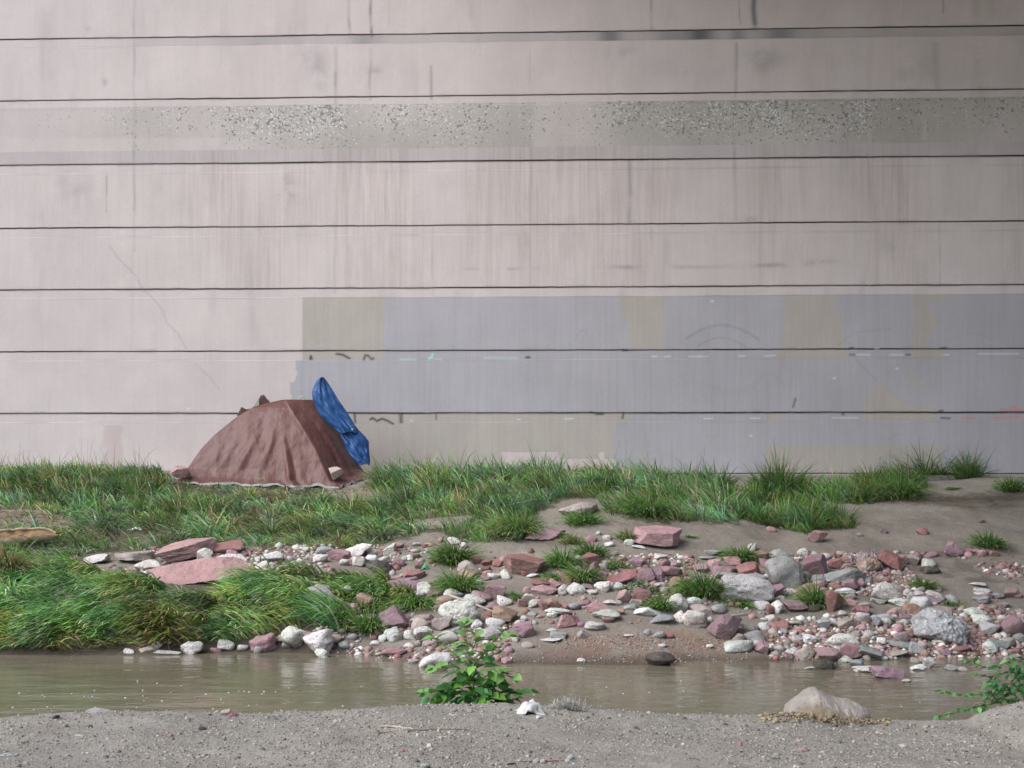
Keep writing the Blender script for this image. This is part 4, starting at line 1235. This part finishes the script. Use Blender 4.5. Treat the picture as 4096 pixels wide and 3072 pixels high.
def plant(name, label, cat, tile, branches, Y0, llen, lwid, cols, per, seed, blob=None):
    rs = np.random.RandomState(seed); ox, oy = TILES[tile]
    bx, by = branches[0][1][0]
    root = at(ox+bx/Z216, oy+by/Z216, Y0); root[2] = float(ground(root[0], Y0))
    e = empty(name, root, label, cat)
    SV, SF = [], []; L = ([], [], [])
    for bi, (dy, pts) in enumerate(branches):
        P_ = [at(ox+a/Z216, oy+b/Z216, Y0+dy*k/(len(pts)-1)) for k, (a, b) in enumerate(pts)]
        P_ = smooth_path(P_, 12)-root
        if bi == 0: P_[0] = (0, 0, -.03)
        tube(SV, SF, P_, np.linspace(.006 if bi == 0 else .0035, .0015, 12))
        ln = np.linalg.norm(np.diff(P_, axis=0), axis=1).sum(); m = max(3, int(ln*per))
        for j in range(m):
            f = .18+.82*(j+1)/m; q = f*11; i = min(int(q), 10); p = P_[i]*(1-(q-i))+P_[i+1]*(q-i)
            dr = (P_[min(i+1, 11)]-P_[i]); dr /= np.linalg.norm(dr)+1e-9
            sd = 1 if j % 2 else -1
            d = dr*.5+np.array([sd*rs.uniform(.5, 1.), rs.uniform(-.9, .4), rs.uniform(-.25, .5)])
            if j == m-1: d = dr+rs.normal(0, .2, 3)
            tip = ss(-p[2]+0, -.55, -.1) if cols[2] else 0
            col = np.array(cols[0])*(1-f*.6)+np.array(cols[1])*f*.6  # darker and brighter greens put unlit and lit leaves into the colour
            if rs.rand() < .3: col = np.array(cols[1])
            col = col*rs.uniform(.75, 1.2)
            if cols[2] and p[2] > .28: col = np.array([.22, .40, .12])*rs.uniform(.8, 1.1)
            leaf_geo(p, d, llen*rs.uniform(.65, 1.15)*(1-.25*(f > .9)), lwid*rs.uniform(.75, 1.15), rs.uniform(-.7, .7), rs, col, L)
    if blob:
        for (a, b, ra, rb, n) in blob:
            for j in range(n):
                th = rs.uniform(0, 6.28); rr = math.sqrt(rs.rand()); p = at(ox+(a+ra*rr*math.cos(th))/Z216, oy+(b+rb*rr*math.sin(th))/Z216, Y0+rs.uniform(-.08, .14))-root
                d = np.array([math.cos(th)*.8+rs.normal(0, .3), rs.uniform(-1, .3), rs.uniform(-.5, .4)])
                leaf_geo(p, d, llen*rs.uniform(.6, 1.1), lwid*rs.uniform(.7, 1.1), rs.uniform(-.8, .8), rs, np.array(cols[0 if rs.rand() < .65 else 1])*rs.uniform(.65, 1.15), L)
    mesh_np('stem', np.array(SV), np.array(SF), M_STEM, e)
    mesh_np('leaves', np.array(L[0]), np.array(L[1]), M_LEAF, e, attrs={'tint': np.array(L[2])})
    return e
plant('sapling', 'leafy green sapling rising behind the rim of the near sand bank', 'sapling', 6,
      [(.0, [(870, 1100), (845, 900), (805, 650), (770, 410)]), (-.1, [(840, 900), (700, 780), (500, 790)]), (.1, [(830, 800), (650, 640), (490, 520)]), (-.05, [(850, 780), (950, 650), (1060, 540), (1160, 515)]),
       (-.1, [(870, 1000), (1050, 860), (1190, 880)]), (0, [(880, 1060), (1150, 1000), (1320, 1010)]), (-.1, [(860, 1060), (650, 1000), (390, 1010)]), (.1, [(860, 1080), (720, 960), (610, 960)]), (-.12, [(880, 950), (1000, 830), (1090, 820)]),
       (.05, [(860, 850), (900, 720), (980, 650)]), (.1, [(870, 1080), (1000, 960), (1120, 960)]), (.0, [(815, 700), (860, 600), (890, 520)])],
      8.72, .108, .068, [(.09, .26, .08), (.22, .46, .09), True], 30, 1, [(860, 1015, 300, 90, 75), (880, 880, 190, 110, 40), (900, 1055, 420, 50, 40), (900, 680, 150, 90, 10)])
plant('creeper', 'leafy green creeper reaching in from the right edge over the near bank', 'plant', 5,
      [(0, [(2330, 1180), (2150, 1080), (1900, 1110), (1700, 1160), (1470, 1215)]), (.05, [(2320, 1000), (2080, 930), (1900, 1040), (1860, 1130)]), (-.05, [(2300, 800), (2120, 720), (1950, 800), (1800, 760), (1730, 735)]),
       (.0, [(2300, 980), (1990, 990), (1720, 1035), (1500, 1000)]), (.08, [(2300, 860), (2100, 830), (1930, 870), (1790, 850)]), (.02, [(2350, 900), (2200, 850), (2100, 760)]), (.02, [(2350, 1040), (2150, 1000), (1960, 1090)])],
      8.85, .058, .034, [(.065, .21, .09), (.17, .37, .10), False], 38, 2, [(2120, 960, 230, 130, 130), (2230, 820, 140, 120, 60)])
x0, y0, z0 = hit(2557, 2368); rsw = np.random.RandomState(77); L = ([], [], [])
for j in range(150):
    a = rsw.normal(0, .5)*.22; b = rsw.normal(0, .5)*.07; leaf_geo((a, b, rsw.uniform(.0, .12)*(1-abs(a)/.35)), rsw.normal(size=3)*[1, 1, .4]+[0, -.4, .5], .035, .022, rsw.uniform(-.8, .8), rsw, np.array([.09, .24, .06])*rsw.uniform(.7, 1.2), L)
e = empty('weed', (x0, y0, z0), 'low leafy green weed between pink and white stones', 'plant')
mesh_np('leaves', np.array(L[0]), np.array(L[1]), M_LEAF, e, attrs={'tint': np.array(L[2])})
# tall weed in front of the tent
x0, y0, z0 = hit(1045, 1990); L = ([], [], []); SV, SF = [], []
P_ = smooth_path([(0, 0, 0), (.01, 0, .18), (-.01, 0, .36)], 8); tube(SV, SF, P_, .004)
for j in range(34):
    t = .25+.75*j/34; p = P_[int(t*7)]; leaf_geo(p, (rsw.normal()*.8, rsw.normal()*.6-.3, rsw.uniform(-.2, .8)), .06, .014, rsw.uniform(-.8, .8), rsw, np.array([.15, .27, .09])*rsw.uniform(.8, 1.2), L)
e = empty('weed', (x0, y0, z0), 'slender upright weed standing in front of the brown tarp', 'plant')
mesh_np('stem', np.array(SV), np.array(SF), M_STEM, e); mesh_np('leaves', np.array(L[0]), np.array(L[1]), M_LEAF, e, attrs={'tint': np.array(L[2])})

# ------------------------------------------------------------------ tent under the brown tarp
M_TARP = m_cloth('brown_tarp', (.135, .056, .046), (.225, .125, .112), .45, .36, 2.6)
M_HEM = m_plain('pale_tarp_hem', (.50, .49, .47), (.34, .33, .31), 25, .8)
M_PALE = m_plain('pale_sheet', (.46, .47, .43), (.36, .36, .32), 9, .75)
M_BLUE = m_cloth('blue_tarp', (.024, .085, .25), (.055, .155, .33), .45, .35, 1.6)
M_DBR = m_plain('dark_brown_cloth', (.09, .05, .04), (.13, .075, .06), 12, .7)
hs = np.array([0, .05, .14, .36, .56, .79, .92, 1.])
TA = [205, 265, 325, 432, 560, 752, 905, 1130]; TB = [1640, 1560, 1525, 1440, 1355, 1255, 1200, 1165]
TCc = [1905, 1855, 1812, 1735, 1665, 1555, 1470, 1400]; TD = [420, 470, 520, 620, 720, 870, 1000, 1200]
YA = [18.45, 18.6, 18.7, 18.8, 18.88, 18.97, 19.03, 19.1]; YB = [18.30, 18.36, 18.42, 18.55, 18.68, 18.84, 18.94, 19.04]
YC = [18.75, 19.15, 19.25, 19.28, 19.28, 19.26, 19.24, 19.2]; YD = [19.6, 19.6, 19.6, 19.55, 19.5, 19.4, 19.35, 19.25]
nh = 56; ns = 72
hh = np.linspace(0, 1, nh)**1.15
def cor(T, Yt, h):
    Yv = np.interp(h, hs, Yt); xv = (600+np.interp(h, hs, T)/Z216-CX)/F*Yv; return xv, Yv
TV = []
tbx = (1137-CX)/F*18.9
for i, h in enumerate(hh):
    cs = [cor(T, Yt, h) for T, Yt in ((TA, YA), (TB, YB), (TCc, YC), (TD, YD))]
    ztop = 2.660
    for k in range(4):
        (xa, ya), (xb, yb) = cs[k], cs[(k+1) % 4]
        ga, gb = float(ground(cs[k][0], cs[k][1])), float(ground(cs[(k+1) % 4][0], cs[(k+1) % 4][1]))
        for j in range(ns):
            t = j/ns; x = xa+(xb-xa)*t; y = ya+(yb-ya)*t; g_ = ga+(gb-ga)*t
            sag = math.sin(math.pi*t)
            z = g_+.012+(ztop-g_)*h+(.02*(k >= 1)*h)
            # fabric sags between the poles and folds near the hem
            nx_, ny_ = (yb-ya), -(xb-xa); ln = math.hypot(nx_, ny_)+1e-6; nx_ /= ln; ny_ /= ln
            fold = 0
            if k in (0, 1):
                lowf = (1-h)**1.6
                fold = lowf*sag**.5*(.036*float(vnoise(t*9+1.5*h, h*1.8, seed=201+k))+.015*float(vnoise(t*22-2*h, h*3, seed=203+k)))*(.35+.65*min(1, h*10+.3))
                if k == 0:
                    fold += .06*math.exp(-((t-.735-.02*h)/.022)**2)*max(0, 1-h/.62)**1.2*min(1, h*5+.5)      # the deep fold
                    fold -= .05*math.exp(-((t-.775)/.022)**2)*max(0, 1-h/.62)**1.2
                    fold += .03*math.exp(-((t-.33-.25*h)/.03)**2-((h-.3)/.18)**2)+.03*math.exp(-((t-.50-.25*h)/.03)**2-((h-.35)/.2)**2)
                else:
                    fold += .03*math.exp(-((t-.45)/.06)**2)*(1-h)
            fold += (.045 if k == 1 else .02 if k == 0 else -.03)*sag*math.sin(math.pi*min(1, h))**.8
            TV.append((x+nx_*fold, y+ny_*fold, z))
TV = np.array(TV).reshape(nh, 4*ns, 3)
nzz = fbm(TV[..., 0]*5, TV[..., 2]*4, TV[..., 1]*4, 4, seed=200)
TV[..., 1] -= .022*nzz*(1-ss(hh, .85, 1.))[:, None]; TV[..., 2] += .010*nzz*ss(hh, .02, .1)[:, None]
hemw = .016*np.sin(np.arange(4*ns)*.33)+.012*np.sin(np.arange(4*ns)*.71+1)
TV[0, :, 2] += np.clip(hemw, -.004, .03); TV[0, :, 1] -= .03; TV[1, :, 2] += np.clip(hemw, 0, .02)*.6
tent = empty('tent', (tbx, 18.9, float(ground(tbx, 18.9))), 'low dome tent covered by a faded reddish brown tarp against the wall', 'tent')
orig = np.array(tent.location)
idx = np.arange(nh*4*ns).reshape(nh, 4*ns)
Fq = np.stack([idx[:-1], np.roll(idx, -1, 1)[:-1], np.roll(idx, -1, 1)[1:], idx[1:]], -1).reshape(-1, 4)
mesh_np('tarp', TV.reshape(-1, 3)-orig, Fq, M_TARP, tent)
top = TV[-1]; cen = top.mean(0)+[0, 0, .012]
capV = np.vstack([top, cen[None]])-orig; capF = np.array([[i, (i+1) % (4*ns), 4*ns] for i in range(4*ns)])
mesh_np('tarp_crown', capV, capF, M_TARP, tent)
# hem strip along the visible foot
sel = np.arange(6, 2*ns-2)
e0 = TV[0, sel]; a = e0+[0, -.012, .022]; b = e0+[0, -.016, -.004]; w_ = np.abs(vnoise(sel*.31, sel*0, seed=7))*.02; a[:, 2] += w_-.006
HV = np.stack([a, b], 1).reshape(-1, 3)-orig; m = len(sel)
mesh_np('hem', HV, np.array([[2*i, 2*i+1, 2*i+3, 2*i+2] for i in range(m-1)]), M_HEM, tent)
def sheet(name, outline, Yf, mat, parent, orig, tile=(600, 1440), thick=.01, wr=.012, seed=1, n=5):
    """a cloth piece from an outline, subdivided and wrinkled"""
    bm = bmesh.new(); vs = [bm.verts.new(at(tile[0]+a/Z216, tile[1]+b/Z216, Yf(a, b))-orig) for a, b in outline]
    bm.faces.new(vs); bmesh.ops.triangulate(bm, faces=bm.faces)
    bmesh.ops.subdivide_edges(bm, edges=bm.edges, cuts=n, use_grid_fill=True)
    for v in bm.verts:
        v.co.y += wr*float(fbm(v.co.x*9, v.co.z*9, seed=seed))
    me = bpy.data.meshes.new(name); bm.to_mesh(me); bm.free(); me.materials.append(mat)
    for p in me.polygons: p.use_smooth = True
    o = bpy.data.objects.new(name, me); COL.objects.link(o); o.parent = parent
    sd = o.modifiers.new('thickness', 'SOLIDIFY'); sd.thickness = thick
    return o
sheet('lining', [(770, 470), (800, 420), (860, 415), (900, 390), (940, 330), (975, 300), (1000, 330), (1000, 400), (880, 440), (800, 480)], lambda a, b: 19.2, M_PALE, tent, orig)
sheet('tarp_corner', [(752, 482), (790, 405), (830, 425), (860, 420), (810, 470)], lambda a, b: 19.17, M_DBR, tent, orig)
sheet('tarp_corner', [(940, 345), (955, 308), (985, 300), (1010, 335), (1040, 362), (990, 395), (945, 390)], lambda a, b: 19.16, M_DBR, tent, orig)
sheet('lining', [(1270, 352), (1285, 318), (1310, 305), (1335, 322), (1340, 352), (1300, 372)], lambda a, b: 19.18, M_PALE, tent, orig)
# blue tarp
rows = [(148, 1473, 1500), (165, 1452, 1515), (200, 1428, 1540), (270, 1399, 1585), (340, 1404, 1625), (400, 1428, 1668), (480, 1468, 1722), (540, 1530, 1758), (590, 1590, 1785), (625, 1625, 1790)]
rows2 = [(560, 1620, 1770), (600, 1632, 1800), (650, 1645, 1850), (700, 1668, 1890), (780, 1700, 1893), (840, 1735, 1900), (880, 1775, 1903), (905, 1805, 1897)]
bt = empty('blue_tarp', (0, 0, 0), 'crumpled blue tarp peaked above the tent and draped down its right side', 'tarp')
bo = at(600+1850/Z216, 1440+900/Z216, 18.9); bt.location = bo
def drape(name, rows, y0, y1, seed, bulge=.10):
    rws = np.array(rows, float); nr, nc = 60, 40; V = []
    yy = np.linspace(rws[0, 0], rws[-1, 0], nr)
    for i, yv in enumerate(yy):
        Lx, Rx = np.interp(yv, rws[:, 0], rws[:, 1]), np.interp(yv, rws[:, 0], rws[:, 2]); f = i/(nr-1)
        Yc = y0+(y1-y0)*f
        for j in range(2*nc):           # closed flattened tube: front then back
            front = j < nc; t = (j/(nc-1)) if front else 1-((j-nc)/(nc-1))
            xx = Lx+(Rx-Lx)*t; q = math.sin(math.pi*t)**.6
            d = -bulge*q*(1-.4*f) if front else .03*q
            cr = .08*abs(float(vnoise(t*2.2+seed-f*2, f*1.4, seed=seed)))+.022*abs(float(vnoise(t*6-f*3, f*5, seed=seed+4)))*q+.010*float(vnoise(t*11, f*7, seed=seed+2))-.04
            V.append(at(600+xx/Z216, 1440+(yv+6*math.sin(t*9+i*.2)*(i == nr-1))/Z216, Yc+d+(cr if front else 0))-bo)
    V = np.array(V); idx = np.arange(nr*2*nc).reshape(nr, 2*nc)
    Fq = np.stack([idx[:-1], np.roll(idx, -1, 1)[:-1], np.roll(idx, -1, 1)[1:], idx[1:]], -1).reshape(-1, 4)
    return mesh_np(name, V, Fq, M_BLUE, bt)
drape('upper_fold', rows, 19.12, 18.98, 3)
drape('lower_fold', rows2, 19.06, 18.95, 8, .08)
gv, gf = [], []; c0 = at(600+1748/Z216, 1440+597/Z216, 18.86)-bo
bm = bmesh.new(); bmesh.ops.create_circle(bm, segments=12, radius=.014, cap_ends=True); 
for v_ in bm.verts: v_.co = Vector((v_.co.x, -.0, v_.co.y))+Vector(c0)
me = bpy.data.meshes.new('grommet'); bm.to_mesh(me); bm.free(); me.materials.append(M_HEM); o = bpy.data.objects.new('grommet', me); COL.objects.link(o); o.parent = bt

# ------------------------------------------------------------------ driftwood, sticks, litter
M_LOGI = m_plain('split_wood', (.34, .22, .12), (.16, .095, .05), 9, .85, .8); M_LOGO = m_plain('weathered_wood', (.47, .39, .28), (.30, .235, .16), 14, .85, .7)
x0, y0, z0 = hit(120, 2188)
def lpt(a, b, dy=0): return at(a/Z216, 1800+b/Z216, y0+dy)
lg = empty('driftwood', (x0, y0, z0), 'split hollow piece of orange brown driftwood at the left edge', 'driftwood'); lo_ = np.array(lg.location)
nl, nk = 80, 22; VO, VI = [], []
for i in range(nl):
    t = i/(nl-1); a = -500+t*995
    up = np.interp(a, [-500, 0, 120, 300, 400, 450, 480, 495], [705, 690, 676, 670, 676, 696, 715, 728]); dn = np.interp(a, [-500, 0, 100, 300, 430, 480, 495], [870, 845, 832, 800, 785, 765, 750])
    cyy = (up+dn)/2; rr = (dn-up)/2/Z216/F*y0; c0 = lpt(a, cyy)-lo_
    lip = .02+.12*math.sin(t*7)+.10*float(vnoise(t*14, 0, seed=4)); bk = .92+.10*float(vnoise(t*18, 3, seed=5))
    lp = np.array([-1.0, lip]); tp = np.array([.55, bk])
    th0, th1 = math.pi-math.asin(max(-1, min(1, lip))), 2*math.pi+math.asin(min(1, bk*.95))
    for j in range(nk):           # weathered outside, from the front lip under the log to the back rim
        th = th0+(th1-th0)*j/(nk-1); rn = rr*(1+.06*float(vnoise(t*22, j*.6, seed=6)))
        VO.append(c0+[0, math.cos(th)*rn*1.1, math.sin(th)*rn])
    f0, f1 = VO[-nk], VO[-1]
    for j in range(nk):           # split face: a shallow trough between the rims, open to the front
        q = j/(nk-1); p = f1*(1-q)+f0*q; dip = math.sin(math.pi*q)*rr*(.62+.2*float(vnoise(t*30, q*6, seed=9)))
        VI.append(p+[0, dip*.75, -dip*.45])
mesh_np('bark_side', np.array(VO), grid_faces(nl, nk), M_LOGO, lg)
mesh_np('split_face', np.array(VI), grid_faces(nl, nk), M_LOGI, lg)
RV, RF = [], []; tube(RV, RF, [VO[i*nk+nk-1] for i in range(0, nl, 3)], .014, 6); mesh_np('rim', np.array(RV), np.array(RF), M_LOGO, lg)
ring = VO[-nk:]+VI[-nk:]
cc_ = np.mean(ring, axis=0); mesh_np('broken_end', np.vstack([ring, [cc_+np.array([.02, 0, 0])]]), np.array([[i, (i+1) % (2*nk), 2*nk] for i in range(2*nk)]), M_LOGI, lg)
M_STK = m_plain('bleached_wood', (.55, .50, .42), (.40, .35, .29), 20, .8); M_TWR = m_plain('reddish_twig_bark', (.26, .11, .07), (.17, .08, .05), 40, .8); M_TWB = m_plain('brown_twig_bark', (.25, .19, .14), (.17, .13, .10), 40, .8)
def stick(tile, pts, rad, mat, label, near=False, lift=.02, cat='stick'):
    ox, oy = TILES[tile]; P_ = []
    for a, b in pts:
        x, y, z = hit(ox+a/Z216, oy+b/Z216, 6.2 if near else 10.5, 8.7 if near else 20.2); P_.append((x, y, z+lift))
    P_ = smooth_path(P_, 16); P_[:, 2] += .004*vnoise(np.arange(16)*.9, np.zeros(16), seed=int(pts[0][0])); o0 = P_.mean(0); V, Fc = [], []
    tube(V, Fc, P_-o0, np.linspace(rad, rad*.55, 16)*(1+.12*np.sin(np.arange(16)*2.1)), 7)
    return tag(mesh_np('stick' if rad > .006 else 'twig', np.array(V), np.array(Fc), mat, loc=o0), label, cat)
Y1 = hit(TILES[2][0]+1750/Z216, TILES[2][1]+1180/Z216)[1]-.12
p0 = at(1024+1655/Z216, 1900+1035/Z216, Y1+.15); p1 = at(1024+2075/Z216, 1900+1192/Z216, Y1-.02)
V, Fc = [], []; PP = smooth_path([p0, (p0+p1)/2+[0, 0, .008], p1], 14); o0 = PP.mean(0); tube(V, Fc, PP-o0, np.linspace(.017, .011, 14), 8)
tag(mesh_np('stick', np.array(V), np.array(Fc), M_STK, loc=o0), 'straight bleached stick resting on the big white boulder', 'stick')
stick(2, [(760, 1320), (830, 1328), (900, 1335)], .011, M_STK, 'short bleached stick lying at the end of the grass bank')
stick(3, [(-30, 345), (90, 318), (212, 294)], .007, M_STK, 'pale dry stalk lying on the drooping grass above the reddish slab', lift=.12)
stick(3, [(1890, 1238), (1960, 1225), (2040, 1212)], .010, M_STK, 'short pale stick on silt right of the sharp mauve boulder')
stick(1, [(370, 1185), (420, 1200), (480, 1228)], .008, M_STK, 'short pale stick in the flattened grass at left', lift=.1)
stick(6, [(40, 1305), (180, 1312), (330, 1332)], .0075, M_STK, 'pale bare stick on the near sand, upper of two lying together', True, .006)
stick(6, [(0, 1362), (250, 1345), (500, 1336), (800, 1338)], .005, M_TWB, 'long thin brown twig lying below the pale stick on the near sand', True, .004)
stick(6, [(1150, 1636), (1290, 1612), (1400, 1605), (1560, 1606), (1700, 1585)], .0055, M_TWR, 'reddish twig lying at the bottom of the near sand', True, .004)
stick(6, [(640, 1203), (720, 1218)], .006, M_STK, 'short pale chip of wood on the sand below the sapling', True, .004)
stick(8, [(655, 1385), (728, 1387)], .006, M_STK, 'short white chip of wood on the near sand at left', True, .004)
stick(6, [(900, 1240), (1100, 1245), (1250, 1265)], .003, M_TWB, 'hair thin brown twig on the sand below the sapling', True, .003)
stick(5, [(905, 1322), (980, 1345), (1070, 1370)], .003, M_STK, 'thin pale twig on the near sand below the tan boulder', True, .003)
stick(6, [(1140, 832), (1220, 838), (1310, 857)], .006, M_TWB, 'dark twig poking out beside the sapling over the water', False, .01)
def scrap(name, label, cat, px, py, w, h, mat, seed, near=False, flat=.35):
    x0, y0, z0 = hit(px, py, 6.2 if near else 10.5, 8.7 if near else 20.2); rs = np.random.RandomState(seed); sc = y0/F
    n = 16; g = np.linspace(-1, 1, n); A, B = np.meshgrid(g, g, indexing='ij'); edge = 1+.25*vnoise(A*3, B*3, seed=seed)
    Zc = h*sc*((.35*np.abs(vnoise(A*2.2+seed, B*2.2, seed=seed))+.65)*np.clip(1.15-A**2-B**2*.8, 0, 1)+.13*vnoise(A*5, B*5, seed=seed+1))
    V = np.stack([A*w*sc*.5*edge, B*w*sc*.35*edge, np.clip(Zc, .0, None)], -1).reshape(-1, 3)
    o = mesh_np(name, V, grid_faces(n, n), mat, loc=(x0, y0, z0)); sd = o.modifiers.new('thickness', 'SOLIDIFY'); sd.thickness = .004
    return tag(o, label, cat)
M_RAG = m_plain('white_rag', (.66, .65, .63), (.42, .40, .37), 16, .8, .6); M_GRN = m_plain('green_plastic', (.12, .42, .25), (.10, .36, .20), 10, .4)
scrap('rag', 'crumpled white rag lying on the rim of the near sand bank', 'rag', 1500+1345/Z216, 2304+1185/Z216, 105, 55, M_RAG, 12, True)
scrap('litter', 'small scrap of white litter lying in the grass below the tent', 'litter', 1185/Z216, 1800+690/Z216, 42, 14, M_RAG, 4)
scrap('litter', 'small scrap of green plastic on silt left of the drooping tuft', 'litter', 1024+1460/Z216, 1900+815/Z216, 24, 24, M_GRN, 6)
# pale root mats on the rim
def rootmat(px, py, w, h, label, seed, n=260):
    x0, y0, z0 = hit(px, py, 6.2, 8.7); rs = np.random.RandomState(seed); sc = y0/F
    x = rs.normal(0, .33, n)*w*sc; y = rs.normal(0, .3, n)*w*sc*.5
    t = blades(np.stack([x, y, 0*x+rs.uniform(0, .4, n)*h*sc*np.exp(-(x/(w*sc*.35))**2)], 1), rs.uniform(.4, 1.1, n)*h*sc, rs.uniform(0, 6.28, n), rs.uniform(0, 1, n), rs.uniform(0, .9, n), np.full(n, .0036), np.array([.72, .69, .63])*rs.uniform(.7, 1.1, (n, 1)), rs)
    return tag(mesh_np('root_tangle', t[0], t[1], M_GRASS, attrs={'tint': t[2]}, loc=(x0, y0, z0)), label, 'dry roots')
rootmat(1500+1660/Z216, 2304+1150/Z216, 105, 48, 'fluffy pale tangle of dry roots on the rim right of the white rag', 1, 520)
rootmat(1500+1400/Z216, 2304+1080/Z216, 40, 34, 'few pale dry roots sticking up behind the crumpled white rag', 2, 26)

# ------------------------------------------------------------------ light, camera
W = bpy.data.worlds.new('World'); S.world = W; W.use_nodes = True
nt = W.node_tree; bg = nt.nodes['Background']; sky = nt.nodes.new('ShaderNodeTexSky'); sky.sky_type = 'NISHITA'; sky.sun_disc = False
SE, SA = 45, 236      # elevation; azimuth of the sun measured from +Y clockwise (behind and left of the camera)
sky.sun_elevation = R(SE); sky.sun_rotation = R(SA); sky.dust_density = 1.5; sky.air_density = 1.0; sky.ozone_density = 1.0
nt.links.new(sky.outputs[0], bg.inputs[0]); bg.inputs[1].default_value = .15
sl = bpy.data.lights.new('sun', 'SUN'); so = bpy.data.objects.new('sun', sl); COL.objects.link(so)
sl.energy = 3.75; sl.angle = R(52); sl.color = (.985, .985, 1)
dirv = Vector((math.sin(R(SA))*math.cos(R(SE)), math.cos(R(SA))*math.cos(R(SE)), math.sin(R(SE))))
so.rotation_euler = dirv.to_track_quat('Z', 'Y').to_euler()
cam = bpy.data.cameras.new('camera'); co = bpy.data.objects.new('camera', cam); COL.objects.link(co)
co.location = (0, 0, H); co.rotation_euler = (R(90), 0, 0)
cam.sensor_width = 36; cam.lens = 36*F/4096; cam.shift_y = (HY-1536)/4096; cam.clip_end = 500; cam.clip_start = .1
S.camera = co
S.view_settings.view_transform = 'Standard'; S.view_settings.look = 'None'; S.view_settings.exposure = 0
